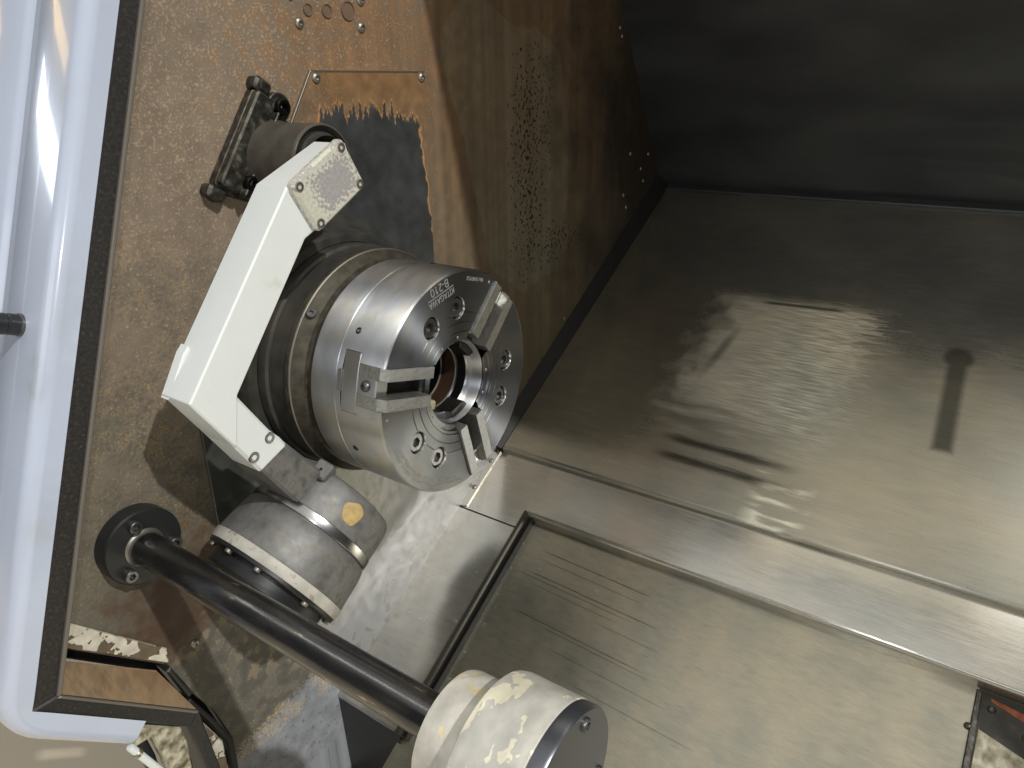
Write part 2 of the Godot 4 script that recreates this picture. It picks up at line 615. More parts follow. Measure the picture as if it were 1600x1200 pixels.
# the big sloping sheet: 1.6 m along x from 0.02, 0.78 m down
func sheet_marks(u: float, v: float, f: float, m: float, s: float) -> Vector3:
	var x := 0.02 + u * 1.6
	var d := v * 0.78
	var e := Vector3(1, 0, 0)
	# where chips have polished a rectangle
	var t := smoothstep(0.22, 0.31, x + (s - 0.5) * 0.06 + (d - 0.45) * 0.08) * smoothstep(0.29, 0.335, d + (f - 0.5) * 0.006) * smoothstep(0.66, 0.54, d + (m - 0.5) * 0.1)
	t *= smoothstep(0.555, 0.515, x + (f - 0.5) * 0.14 + (m - 0.5) * 0.05)
	if t > 0.0:
		var right := smoothstep(0.28, 0.5, x)
		e.x += t * (0.22 + 0.5 * (f - 0.5) * right)
		e.y += t * (0.15 + 0.07 * (f - 0.4) * right)
		# two darker bruises within it
		e.x *= 1.0 - 0.28 * smoothstep(0.03, 0.0, Vector2((x - 0.315 + (d - 0.42) * 0.2) * 2.2, (d - 0.46) * 0.35).length())
	# a line scored along its upper edge
	if x > 0.33 and x < 0.49:
		e.x *= 1.0 - 0.5 * smoothstep(0.006, 0.0, absf(d - 0.322 + (x - 0.4) * 0.04)) * smoothstep(0.0, 0.03, minf(x - 0.33, 0.49 - x))
	for k in 2:
		var at := 0.665 + 0.035 * k
		var bandq := 0.012 - absf(d - at - (x - 0.4) * 0.02)
		if bandq > 0.0 and x > 0.27 and x < 0.52:
			e.x *= 1.0 - 0.5 * smoothstep(0.0, 0.012, bandq + (f - 0.5) * 0.008) * smoothstep(0.0, 0.09, 0.52 - x) * smoothstep(0.0, 0.05, x - 0.27)
	if d > 0.68 and x > 0.44 and x < 0.54:
		e.x += 0.4 * clampf((0.05 - absf(x - 0.49)) * 40.0, 0.0, 1.0) * smoothstep(0.4, 0.7, m)
		e.y += 0.2 * clampf((0.05 - absf(x - 0.49)) * 40.0, 0.0, 1.0) * smoothstep(0.4, 0.7, m)
	# less scoured, so smoother, towards the back and the headstock
	e.y -= 0.17 * (1.0 - smoothstep(0.22, 0.52, d) * smoothstep(0.12, 0.42, x + (d - 0.5) * 0.2)) * (1.0 - t)
	# a darker mark with a round head
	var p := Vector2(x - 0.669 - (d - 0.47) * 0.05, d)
	var dark_mark := minf(0.019 - absf(p.x), minf(d - 0.36, 0.575 - d))
	dark_mark = maxf(dark_mark, 0.027 - Vector2(p.x, d - 0.385).length())
	if dark_mark > 0.0:
		t = smoothstep(0.0, 0.013, dark_mark)
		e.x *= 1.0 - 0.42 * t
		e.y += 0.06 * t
	return e


const SCORES := [[0.93, 0.17, 0.36, 0.3], [0.955, 0.16, 0.40, 0.5], [0.962, 0.15, 0.36, 0.35], [0.972, 0.18, 0.34, 0.25], [0.915, 0.17, 0.37, 0.55], [1.02, 0.17, 0.40, 0.45], [1.026, 0.22, 0.42, 0.3], [1.05, 0.25, 0.45, 0.25], [0.985, 0.30, 0.42, 0.25], [1.08, 0.3, 0.5, 0.3]]

func tray_marks(u: float, v: float, f: float, m: float, s: float) -> Vector3:
	var e := Vector3(1, 0, 0)
	var x := 0.125 + u * 0.66
	var d := 0.86 + v * 0.5
	for q in SCORES:
		if x > q[1] and x < q[2]:
			var off := absf(d - q[0] - (x - 0.16) * 0.035)
			if off < 0.0011:
				e.x *= 1.0 - q[3] * (0.4 + f) * (1.0 - off / 0.0011) * minf(1.0, minf(x - q[1], q[2] - x) * 40.0)
	if f < 0.20 and m < 0.45 and u < 0.55:
		e.x *= 0.93
	e.z = 0.02 * (m - 0.5)
	return e


# flaking paint over another colour
func chipped(size: int, s: int, paint: Color, under: Color, share: float, freq := 0.012, edge := Color(0, 0, 0, 0)) -> StandardMaterial3D:
	var a := noise(size, size, freq, s, 4)
	var d := noise(size, size, 0.02, s + 1, 4)
	var out := PackedByteArray()
	out.resize(size * size * 3)
	var hgt := PackedByteArray()
	hgt.resize(size * size)
	for k in size * size:
		var n := a[k] / 255.0
		var v := 0.90 + 0.2 * (d[k] / 255.0 - 0.5)
		var c := under if n > 1.0 - share else paint
		if edge.a > 0.0 and absf(n - 1.0 + share) < 0.012:
			c = edge
		out[k * 3] = clampi(int(c.r * v * 255.0), 0, 255)
		out[k * 3 + 1] = clampi(int(c.g * v * 255.0), 0, 255)
		out[k * 3 + 2] = clampi(int(c.b * v * 255.0), 0, 255)
		hgt[k] = 90 if n > 1.0 - share else 160
	var m := mat(Color.WHITE, 0.0, 0.5)
	m.albedo_texture = tex(Image.create_from_data(size, size, false, Image.FORMAT_RGB8, out))
	m.heightmap_enabled = true
	m.heightmap_texture = grey_tex(size, size, hgt)
	m.heightmap_scale = 0.05
	return m


# cream paint rubbed through to grey in the middle; uv is the plate's own centre times 7
func worn_cover() -> StandardMaterial3D:
	var a := noise(256, 256, 0.07, 91, 5)
	var out := PackedByteArray()
	out.resize(256 * 256 * 3)
	for j in 256:
		for i in 256:
			var n := a[j * 256 + i] / 255.0
			var u := Vector2((i - 148) / 256.0, (j - 132) / 256.0)
			var d := maxf(absf(u.x) * 2.6, absf(u.y) * 3.6) + (n - 0.5) * 0.9
			var c := rgb8(172, 169, 167).lerp(rgb8(210, 209, 194), smoothstep(0.70, 0.86, d))
			var v := 0.94 + 0.12 * (n - 0.5)
			out[(j * 256 + i) * 3] = int(c.r * v * 255)
			out[(j * 256 + i) * 3 + 1] = int(c.g * v * 255)
			out[(j * 256 + i) * 3 + 2] = int(c.b * v * 255)
	var m := mat(Color.WHITE, 0.0, 0.5)
	m.albedo_texture = tex(Image.create_from_data(256, 256, false, Image.FORMAT_RGB8, out))
	return m


func make_materials() -> void:
	wall_textures()
	plate_texture()
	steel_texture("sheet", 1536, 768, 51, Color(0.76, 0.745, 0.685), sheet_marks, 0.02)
	steel_texture("ledge", 1536, 384, 61, Color(0.84, 0.83, 0.79), no_marks, -0.11)
	steel_texture("tray", 1536, 768, 71, Color(0.75, 0.73, 0.66), tray_marks)
	M.tray.anisotropy = -0.4
	# turned steel; u runs round the axis so the sheen is drawn out across the turning marks
	M.turned = mat(Color(0.86, 0.875, 0.90), 1.0, 1.0)
	M.turned.roughness_texture = grey_noise(512, 0.012, 81, 0.42, 0.48, 3)
	M.turned.albedo_texture = ramp_noise(512, 0.012, 82, [[0.0, rgb8(216, 215, 213)], [0.5, rgb8(232, 232, 231)], [0.8, rgb8(238, 232, 220)], [1.0, rgb8(228, 227, 225)]], 3)
	M.turned.anisotropy_enabled = true
	M.turned.anisotropy = -0.88
	M.face = M.turned.duplicate()
	M.face.albedo_color = Color(0.55, 0.56, 0.58)
	M.face.anisotropy = -0.92
	M.face.roughness_texture = grey_noise(512, 0.012, 80, 0.45, 0.51, 3)
	M.turned_plain = mat(Color(0.72, 0.72, 0.72), 1.0, 0.22)
	M.jaw = mat(Color(0.72, 0.72, 0.70), 0.85, 0.46)
	M.jaw.albedo_texture = ramp_noise(256, 0.12, 87, [[0.0, rgb8(190, 188, 184)], [0.5, rgb8(226, 225, 222)], [1.0, rgb8(255, 255, 253)]], 4)
	M.foot = mat(Color(0.74, 0.74, 0.74), 0.95, 0.36)
	M.jaw.roughness_texture = grey_noise(256, 0.05, 83, 0.75, 1.0, 3)
	tri_tex(M.jaw, 6.0)
	M.jaw_dark = mat(Color(0.28, 0.28, 0.27), 0.9, 0.38)
	M.dark_ring = mat(Color.WHITE, 0.75, 0.5)
	M.dark_ring.albedo_texture = ramp_noise(512, 0.03, 84, [[0.0, rgb8(62, 58, 50)], [0.5, rgb8(96, 92, 82)], [1.0, rgb8(122, 114, 98)]], 4)
	tri_tex(M.dark_ring, 4.0)
	M.nose = mat(Color.WHITE, 0.6, 0.45)
	M.nose.albedo_texture = ramp_noise(512, 0.02, 85, [[0.0, rgb8(62, 63, 62)], [0.5, rgb8(84, 84, 80)], [1.0, rgb8(104, 101, 90)]], 4)
	tri_tex(M.nose, 3.0)
	M.bolt = mat(Color(0.42, 0.42, 0.42), 0.9, 0.36)
	M.bolt_black = mat(Color(0.09, 0.09, 0.09), 0.7, 0.38)
	M.screw = mat(Color(0.62, 0.60, 0.56), 0.9, 0.42)
	M.swarf = mat(Color(0.8, 0.79, 0.76), 0.9, 0.3)
	M.rust = mat(rgb8(112, 92, 74), 0.1, 0.7)
	M.brown_bore = mat(rgb8(62, 43, 31), 0.2, 0.5)
	M.bore_dark = mat(Color(0.20, 0.20, 0.22), 0.9, 0.35)
	M.cream_chip = mat(rgb8(176, 168, 130), 0.0, 0.6)
	M.white_arm = mat(rgb8(224, 229, 228), 0.0, 0.42)
	M.white_arm.albedo_texture = ramp_noise(512, 0.012, 86, [[0.0, rgb8(240, 237, 226)], [0.22, rgb8(252, 252, 250)], [1.0, rgb8(255, 255, 255)]], 4)
	tri_tex(M.white_arm, 4.0)
	M.arm_cover = worn_cover()
	M.tube = mat(Color.WHITE, 0.35, 0.55)
	M.tube.albedo_texture = ramp_noise(512, 0.02, 92, [[0.0, rgb8(70, 66, 60)], [0.5, rgb8(88, 84, 76)], [1.0, rgb8(104, 96, 84)]], 4)
	tri_tex(M.tube, 4.0)
	M.bracket = mat(Color.WHITE, 0.8, 0.42)
	M.bracket.albedo_texture = ramp_noise(512, 0.03, 93, [[0.0, rgb8(46, 46, 42)], [0.55, rgb8(86, 84, 78)], [1.0, rgb8(170, 166, 156)]], 5)
	tri_tex(M.bracket, 5.0)
	M.cast = mat(Color.WHITE, 0.55, 1.0)
	M.cast.albedo_texture = ramp_noise(512, 0.018, 94, [[0.0, rgb8(88, 87, 83)], [0.35, rgb8(118, 118, 115)], [0.6, rgb8(132, 132, 130)], [0.85, rgb8(124, 119, 110)], [1.0, rgb8(150, 150, 148)]], 5)
	M.cast.roughness_texture = grey_noise(512, 0.03, 95, 0.54, 0.66, 4)
	M.cast.heightmap_enabled = true
	M.cast.heightmap_texture = grey_noise(512, 0.12, 96, 0.2, 0.8, 3)
	M.cast.heightmap_scale = 0.012
	tri_tex(M.cast, 5.0)
	M.band = mat(Color(0.66, 0.66, 0.66), 1.0, 0.26)
	M.gasket = chipped(256, 97, rgb8(198, 195, 184), rgb8(150, 140, 120), 0.2, 0.03)
	tri_tex(M.gasket, 8.0)
	M.black_plate = mat(rgb8(34, 36, 38), 0.2, 0.4)
	M.black_gloss = mat(rgb8(58, 57, 54), 0.6, 0.3)
	M.sticker = chipped(256, 98, rgb8(202, 174, 116), rgb8(184, 150, 96), 0.2, 0.02)
	tri_tex(M.sticker, 20.0)
	M.bar = mat(Color.WHITE, 0.9, 1.0)
	M.bar.albedo_texture = ramp_noise(512, 0.012, 99, [[0.0, rgb8(78, 78, 79)], [0.5, rgb8(90, 90, 90)], [0.78, rgb8(102, 100, 95)], [0.86, rgb8(112, 108, 100)], [0.92, rgb8(176, 172, 162)], [1.0, rgb8(190, 186, 176)]], 6)
	M.bar.roughness_texture = grey_noise(512, 0.01, 100, 0.22, 0.30, 4)
	M.bar.uv1_scale = Vector3(1, 2.2, 1)
	M.flange = mat(rgb8(50, 51, 52), 0.5, 0.42)
	M.weld = mat(rgb8(140, 137, 130), 0.8, 0.42)
	M.bar_drum = chipped(512, 101, rgb8(198, 196, 186), rgb8(240, 234, 208), 0.36, 0.02)
	M.bar_drum.roughness = 0.45
	M.bar_collar = chipped(512, 105, rgb8(206, 202, 190), rgb8(222, 206, 164), 0.24, 0.02)
	M.end_cap = mat(rgb8(96, 98, 104), 0.75, 0.3)
	M.seal = mat(Color.WHITE, 0.0, 0.55)
	M.seal.albedo_texture = ramp_noise(512, 0.06, 106, [[0.0, rgb8(26, 25, 24)], [0.6, rgb8(40, 38, 36)], [0.9, rgb8(58, 55, 51)], [1.0, rgb8(140, 136, 128)]], 4)
	tri_tex(M.seal, 7.0)
	M.seal_low = mat(Color.WHITE, 0.0, 0.5)
	M.seal_low.albedo_texture = ramp_noise(512, 0.08, 107, [[0.0, rgb8(20, 20, 20)], [0.74, rgb8(36, 35, 34)], [0.84, rgb8(80, 78, 76)], [1.0, rgb8(214, 210, 204)]], 3)
	tri_tex(M.seal_low, 8.0)
	M.seal_lip = mat(rgb8(112, 106, 98), 0.2, 0.45)
	M.gap = mat(rgb8(14, 14, 14), 0.0, 0.6)
	M.enamel = mat(rgb8(190, 200, 220), 0.0, 0.22)
	M.enamel.clearcoat_enabled = true
	M.enamel.clearcoat = 0.6
	M.enamel.clearcoat_roughness = 0.06
	M.enamel.albedo_texture = ramp_noise(512, 0.006, 108, [[0.0, rgb8(214, 208, 196)], [0.10, rgb8(240, 238, 232)], [0.3, rgb8(250, 250, 249)], [1.0, rgb8(255, 255, 255)]], 5)
	M.enamel.heightmap_enabled = true
	M.enamel.heightmap_texture = grey_noise(256, 0.008, 109, 0.3, 0.7, 2)
	M.enamel.heightmap_scale = 0.12
	tri_tex(M.enamel, 2.0)
	M.sill = mat(Color.WHITE, 0.1, 0.55)
	M.sill.albedo_texture = ramp_noise(512, 0.02, 110, [[0.0, rgb8(112, 90, 66)], [0.35, rgb8(150, 126, 96)], [0.65, rgb8(170, 146, 114)], [0.8, rgb8(126, 110, 90)], [1.0, rgb8(172, 166, 150)]], 5, 4)
	tri_tex(M.sill, 4.0)
	M.lip = chipped(512, 111, rgb8(222, 216, 198), rgb8(112, 98, 78), 0.46, 0.014, rgb8(70, 56, 42))
	tri_tex(M.lip, 5.0)
	M.dirty = mat(Color.WHITE, 0.0, 0.55)
	M.dirty.albedo_texture = ramp_noise(512, 0.02, 112, [[0.0, rgb8(66, 60, 42)], [0.4, rgb8(140, 134, 112)], [0.75, rgb8(190, 184, 164)], [1.0, rgb8(206, 202, 188)]], 5)
	tri_tex(M.dirty, 6.0)
	M.shop_floor = mat(rgb8(244, 230, 204), 0.0, 0.5)
	M.back = mat(Color.WHITE, 0.55, 1.0)
	M.back.albedo_texture = ramp_noise(1024, 0.006, 113, [[0.0, rgb8(58, 60, 62)], [0.5, rgb8(70, 72, 75)], [1.0, rgb8(82, 84, 85)]], 5, 2)
	M.back.roughness_texture = grey_noise(512, 0.02, 114, 0.38, 0.55, 4, 8)
	M.roof = mat(rgb8(120, 116, 108), 0.2, 0.6)
	M.bracket_rust = mat(Color.WHITE, 0.3, 0.6)
	M.bracket_rust.albedo_texture = ramp_noise(256, 0.03, 115, [[0.0, rgb8(50, 48, 44)], [0.6, rgb8(70, 68, 62)], [1.0, rgb8(96, 90, 80)]], 4)
	tri_tex(M.bracket_rust, 6.0)
	M.red_rust = mat(Color.WHITE, 0.0, 0.7)
	M.red_rust.albedo_texture = ramp_noise(256, 0.04, 116, [[0.0, rgb8(110, 60, 36)], [0.6, rgb8(164, 96, 56)], [1.0, rgb8(196, 128, 84)]], 4)
	tri_tex(M.red_rust, 10.0)
	M.engraved = mat(rgb8(168, 168, 165), 0.35, 0.55)
	M.pin = mat(rgb8(34, 38, 42), 0.1, 0.4)


# ---------------------------------------------------------------- the place
# point on the sloping floor: x, distance down from the back corner, height above the sheet
func on_floor(x: float, d: float, h := 0.0) -> Vector3:
	return Vector3(x, CORNER.y - d * sin(SLOPE) + h * cos(SLOPE), CORNER.z + d * cos(SLOPE) + h * sin(SLOPE))


# sheet of constant section (d, h) between x0 and x1
func floor_sheet(prof: Array, x0: float, x1: float, uv0: Vector2, uv: Vector2) -> ArrayMesh:
	var b := MB.new()
	var g := new_group()
	var along := 0.0
	for i in prof.size() - 1:
		var p: Vector2 = prof[i]
		var q: Vector2 = prof[i + 1]
		if i > 0 and absf((p - prof[i - 1]).angle_to(q - p)) > 0.62:
			g = new_group()
		var l := (q - p).length()
		var n2 := Vector2(-(q - p).y, (q - p).x)
		var n := on_floor(0, n2.x, n2.y) - on_floor(0, 0, 0)
		var cuts := 1
		for c in cuts:
			b.quad(on_floor(x0, p.x, p.y), on_floor(x1, p.x, p.y), on_floor(x1, q.x, q.y), on_floor(x0, q.x, q.y),
				(Vector2(x0, along) - uv0) * uv, (Vector2(x1, along) - uv0) * uv, (Vector2(x1, along + l) - uv0) * uv, (Vector2(x0, along + l) - uv0) * uv, n, g)
		along += l
	return b.done()


func rounded_drop(d: float, h0: float, h1: float, r := 0.005) -> Array:
	var out := []
	for k in 6:
		var a := PI / 2 * k / 5.0
		out.append(Vector2(d - r + r * sin(a), h0 - r + r * cos(a)))
	out.append(Vector2(d + 0.001, h1))
	return out


func build_setting() -> void:
	var yz := Transform3D(Basis(Vector3.UP, Vector3.BACK, Vector3.RIGHT), Vector3.ZERO)   # polygon (y, z), pushed along x
	# headstock wall
	var wall := thing("headstock_wall", "brown flaking painted headstock wall behind the chuck and the white arm", "wall", Vector3.ZERO, "structure")
	var b := MB.new()
	var poly := pv([0.95, 0.0, -0.19, 0.385, -0.205, 0.376, -0.302, 0.281, -0.373, 0.256, -0.407, 0.241, -0.466, 0.226, -0.56, 0.228, -0.8, 0.23, -0.8, -1.25, 0.95, -1.25])
	prism(b, yz, poly, -0.02, 0.0, 0.0, Vector2.ONE, true)
	# uv of the wall's face
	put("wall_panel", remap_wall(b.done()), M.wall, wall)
	b = MB.new()
	prism(b, yz, pv([1.0, -0.03, -0.2, 0.40, -0.33, 0.29, -0.9, 0.25, -0.9, -1.3, 1.0, -1.3]), -0.09, -0.07, 0.0, Vector2.ONE, true)
	put("backing", b.done(), M.gap, wall)  # added dark slab, stops outside light leaking in behind the wall
	b = MB.new()
	prism(b, yz, pv([-0.182, 0.3635, -0.278, 0.279, -0.298, 0.281, -0.205, 0.3735]), 0.0005, 0.004, 0.001)
	put("wall_lip", b.done(), M.lip, wall)
	b = MB.new()
	prism(b, yz, pv([-0.17, 0.375, -0.19, 0.392, -0.215, 0.392, -0.325, 0.285, -0.30, 0.255, -0.26, 0.255]), -0.05, -0.03, 0.0, Vector2.ONE, true)
	put("slot_blackout", b.done(), M.gap, wall)  # added dark sheet that keeps the slot black
	b = MB.new()
	var cover := pv([0.3258, -0.0209, 0.3265, -0.2145, -0.22, -0.2175, -0.265, -0.345, -0.32, -0.37, -0.54, 0.0, -0.47, 0.075, -0.19, 0.191, 0.006, 0.189])
	prism(b, yz, cover, 0.0004, 0.0035, 0.001)
	put("cover_plate", planar_uv(b.done(), Vector2(0.21, 0.34), Vector2(-0.44, -0.86)), M.plate, wall)
	b = MB.new()
	for e in [[cover[8], cover[0]], [cover[0], cover[1]]]:
		var p: Vector2 = e[0]
		var q: Vector2 = e[1]
		var nn := (q - p).normalized().orthogonal() * 0.0011
		prism(b, yz, PackedVector2Array([p - nn, q - nn, q + nn, p + nn]), 0.0, 0.0042, 0.0004)
	put("plate_edge", b.done(), M.screw, wall)
	for e in [[0.3185, -0.0272], [0.3199, -0.2085], [-0.1756, 0.0395], [-0.165, 0.175]]:
		bolt("button", "screw", Vector3(0.0035, e[0], e[1]), Vector3.RIGHT, 0.0062, M.screw, wall, 0.3)
	for e in [[0.3742, -0.0148], [0.3746, -0.1088], [0.4035, -0.1112], [-0.2976, 0.2463], [0.402, -0.006]]:
		bolt("button", "screw", Vector3(0.0, e[0], e[1]), Vector3.RIGHT, 0.0062, M.screw, wall, 0.8)
	for e in [[0.3884, -0.0286, 0.0055], [0.3889, -0.0566, 0.0065], [0.3911, -0.0892, 0.0095]]:   # blanked holes
		b = MB.new()
		var r: float = e[2]
		lathe(b, axle(Vector3(0.0006, e[0], e[1]), Vector3.RIGHT), [Vector2(r + 0.0012, 0.0), Vector2(r + 0.0008, 0.0012), Vector2(r, 0.0012), Vector2(r - 0.0006, -0.0002), Vector2(0.0, 0.0002)], 28)
		put("hole_plug", b.done(), M.rust, wall)
	for e in [[0.175, -0.86], [0.168, -0.95], [0.14, -0.915], [0.113, -0.93], [0.093, -0.836], [0.066, -0.851], [0.061, -0.931], [0.409, -0.79], [-0.118, -0.60], [0.395, -0.80]]:
		bolt("rivet", "rivet", Vector3(0.0, e[0], e[1]), Vector3.RIGHT, 0.0042, M.screw, wall)

	# back wall and the sheets of the floor
	var up := Vector3(0, 0.8326, 0.5539)
	b = MB.new()
	var top := CORNER + up * 1.15
	var inx := Vector3(-0.0215, 0, 0)
	b.quad(CORNER + inx, CORNER + Vector3(1.6, 0, 0), top + Vector3(1.6, 0, 0), top + inx, Vector2(0, 0), Vector2(1.6, 0), Vector2(1.6, 1.15), Vector2(0, 1.15), Vector3(0, -0.55, 0.83), new_group())
	var backing := Vector3(0, 0.5539, -0.8326) * 0.02
	b.quad(CORNER + backing + inx, CORNER + Vector3(1.6, 0, 0) + backing, top + Vector3(1.6, 0, 0) + backing, top + backing + inx, Vector2(0, 0), Vector2(1.6, 0), Vector2(1.6, 1.15), Vector2(0, 1.15), Vector3(0, 0.55, -0.83), new_group())
	var bw := put("back_wall", b.done(), M.back)
	struct(bw, "dark steel back wall leaning over the sloping floor", "wall")
	b = MB.new()
	prism(b, Transform3D(Basis(Vector3(1, 0, 0), (on_floor(0, -1, 0) - on_floor(0, 0, 0)).normalized(), (on_floor(0, 0, 1) - on_floor(0, 0, 0)).normalized()), on_floor(0.02, 0.0)), pv([0, -0.018, 1.6, -0.018, 1.6, 0.004, 0, 0.004]), 0.0, 0.006, 0.002, Vector2.ONE, true)
	put("corner_strip", b.done(), M.back, bw)

	var prof := [Vector2(0.0, 0.0)] + rounded_drop(0.777, 0.0, -0.0135, 0.008)
	prof.append(Vector2(0.74, -0.03))
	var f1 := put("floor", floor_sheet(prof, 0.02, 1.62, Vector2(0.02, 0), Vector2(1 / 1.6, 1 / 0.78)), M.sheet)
	struct(f1, "large sloping worn steel floor sheet with a scratched polished patch", "floor")
	b = MB.new()
	b.quad(on_floor(0.0, -0.02, 0.03), on_floor(0.0, 0.78, 0.012), on_floor(0.021, 0.78, 0.0015), on_floor(0.021, -0.02, 0.0015), Vector2.ZERO, Vector2.ZERO, Vector2.ZERO, Vector2.ZERO, Vector3(1, 1, 1), new_group())
	put("seam_seal", b.done(), M.gap, f1)

	prof = [Vector2(0.73, -0.013)] + rounded_drop(0.8765, -0.013, -0.0355, 0.008)
	prof.append(Vector2(0.85, -0.05))
	var ledge := thing("floor_ledge", "long narrow steel floor strip one step below the sloping sheet", "floor", Vector3.ZERO, "structure")
	put("strip", floor_sheet(prof, 0.125, 1.62, Vector2(0, 0), Vector2(1 / 1.3, 3.0)), M.ledge, ledge)
	prof = [Vector2(0.73, -0.013)] + rounded_drop(1.2545, -0.013, -0.019, 0.003)
	put("corner_sheet", floor_sheet(prof, -0.001, 0.125, Vector2(0, 0), Vector2(1 / 1.3, 1.3)), M.ledge, ledge)
	put("front_drop", floor_sheet([Vector2(1.2548, -0.0175), Vector2(1.2548 + 0.22, -0.0175 - 0.43)], -0.001, 0.125, Vector2.ZERO, Vector2.ONE), M.black_plate, ledge)
	# folded rim down the side of the tray
	b = MB.new()
	var fx := Transform3D(Basis(Vector3(1, 0, 0), (on_floor(0, 0, 1) - on_floor(0, 0, 0)), (on_floor(0, 1, 0) - on_floor(0, 0, 0))), on_floor(0.125, 0.872))
	prism(b, fx, pv([-0.0035, -0.015, -0.0035, -0.0085, -0.002, -0.0075, 0.001, -0.0075, 0.002, -0.009, 0.002, -0.037, -0.0035, -0.037]), 0.0, 0.3835, 0.001, Vector2.ONE, true)
	put("tray_rim", b.done(), M.black_gloss, ledge)
	b = MB.new()
	prism(b, fx, pv([0.006, -0.037, 0.0065, -0.023, 0.009, -0.023, 0.010, -0.037]), 0.004, 0.3835, 0.001, Vector2.ONE, true)
	put("tray_rim_gasket", b.done(), M.gap, ledge)
	# small screwed angle against the wall
	b = MB.new()
	prism(b, Transform3D(Basis(Vector3(1, 0, 0), (on_floor(0, -1, 0) - on_floor(0, 0, 0)), (on_floor(0, 0, 1) - on_floor(0, 0, 0))), on_floor(0.0, 0.84, -0.0128)), pv([0.0, -0.064, 0.0165, -0.060, 0.0165, 0.06, 0.0, 0.06]), 0.0, 0.0025, 0.0008, Vector2.ONE, true)
	put("wall_angle", b.done(), M.ledge, ledge)
	for d in [0.803, 0.862]:
		bolt("rivet", "screw", on_floor(0.0085, d, -0.0105), Vector3(0, cos(SLOPE), sin(SLOPE)), 0.0048, M.screw, ledge)
	b = MB.new()
	prism(b, Transform3D(Basis(Vector3(1, 0, 0), (on_floor(0, -1, 0) - on_floor(0, 0, 0)), (on_floor(0, 0, 1) - on_floor(0, 0, 0))), on_floor(0.0, 0.904, -0.0131)), pv([0.0, -0.0012, 0.125, -0.0012, 0.125, 0.0012, 0.0, 0.0012]), 0.0, 0.0006)
	put("joint", b.done(), M.gap, ledge)

	prof = [Vector2(0.86, -0.0355), Vector2(1.75, -0.0355)]
	var tray := put("floor_tray", floor_sheet(prof, 0.118, 0.775, Vector2(0.125, 0), Vector2(1 / 0.66, 1 / 0.5)), M.tray)
	struct(tray, "recessed pale steel floor tray in front of the ledge, scored with dark scratches", "floor")

	# bracket beyond the tray's right edge
	var cb := thing("corner_bracket", "dark riveted bracket with a streak of red rust beside the floor tray", "bracket")
	var fb := Transform3D(Basis(Vector3(1, 0, 0), (on_floor(0, -1, 0) - on_floor(0, 0, 0)), (on_floor(0, 0, 1) - on_floor(0, 0, 0))), on_floor(0.775, 0.880, -0.0355))
	b = MB.new()
	prism(b, fb, pv([0.0, -0.5, 0.9, -0.5, 0.9, 0.0, 0.0, 0.0]), -0.02, 0.001, 0.0005)
	put("plate", b.done(), M.bracket_rust, cb)
	b = MB.new()
	prism(b, fb, pv([-0.0015, -0.5, 0.0045, -0.5, 0.005, -0.06, 0.004, -0.03, 0.0035, 0.0, -0.0025, 0.0]), -0.01, 0.0032, 0.001)
	put("edge_strip", b.done(), M.bracket, cb)
	b = MB.new()
	prism(b, fb, rounded([Vector2(0.012, -0.005), Vector2(0.05, -0.010), Vector2(0.16, -0.026), Vector2(0.16, -0.036), Vector2(0.055, -0.021), Vector2(0.014, -0.009)], 0.003), 0.0, 0.0018, 0.0005)
	put("rust_scale", b.done(), M.red_rust, cb)
	b = MB.new()
	prism(b, fb, pv([0.006, -0.046, 0.06, -0.062, 0.2, -0.09, 0.2, -0.3, 0.006, -0.3]), 0.0, 0.0022, 0.0006)
	put("worn_plate", b.done(), M.dirty, cb)
	for e in [[0.0155, -0.018], [0.052, -0.036]]:
		bolt("rivet", "rivet", fb * Vector3(e[0], e[1], 0.001), fb.basis.z, 0.0048, M.bracket, cb)
	bolt("rivet", "rivet", fb * Vector3(-0.004, -0.047, 0.0005), fb.basis.z, 0.0045, M.bracket, cb)

	# enclosure that shades the far side: roof and end wall
	b = MB.new()
	prism(b, yz, pv([0.80, -0.128, 0.83, -0.128, 0.83, -1.25, 0.80, -1.25]), -0.05, 1.62, 0.0, Vector2.ONE, true)
	struct(put("roof", b.done(), M.roof), "painted sheet roof over the back of the machine", "roof")
	b = MB.new()
	prism(b, yz, pv([0.83, -0.128, -0.6, 0.3, -0.9, 0.3, -0.9, -1.25, 0.83, -1.25]), 1.621, 1.64, 0.0, Vector2.ONE, true)
	struct(put("end_wall", b.done(), M.roof), "painted end wall closing the machine opposite the headstock", "wall")
	b = MB.new()
	prism(b, Transform3D(Basis(Vector3(1, 0, 0), Vector3(0, 0, -1), Vector3.UP), Vector3(0, -1.1, 0)), pv([-4, -4, 4, -4, 4, 4, -4, 4]), -0.05, 0.0)
	struct(put("shop_floor", b.done(), M.shop_floor), "pale beige workshop floor below the machine cover", "floor")


func struct(o: Node3D, label: String, category: String) -> void:
	o.set_meta("kind", "structure")
	o.set_meta("label", label)
	o.set_meta("category", category)


func remap_wall(m: ArrayMesh) -> ArrayMesh:
	return planar_uv(m, Vector2(WZ0, WY0), Vector2(WZ1 - WZ0, WY1 - WY0))


# uv from (z, y) over a region
func planar_uv(m: ArrayMesh, at: Vector2, size: Vector2) -> ArrayMesh:
	var s := m.surface_get_arrays(0)
	var v: PackedVector3Array = s[Mesh.ARRAY_VERTEX]
	var uv := PackedVector2Array()
	for p in v:
		uv.append((Vector2(p.z, p.y) - at) / size)
	s[Mesh.ARRAY_TEX_UV] = uv
	var o := ArrayMesh.new()
	o.add_surface_from_arrays(Mesh.PRIMITIVE_TRIANGLES, s)
	return o


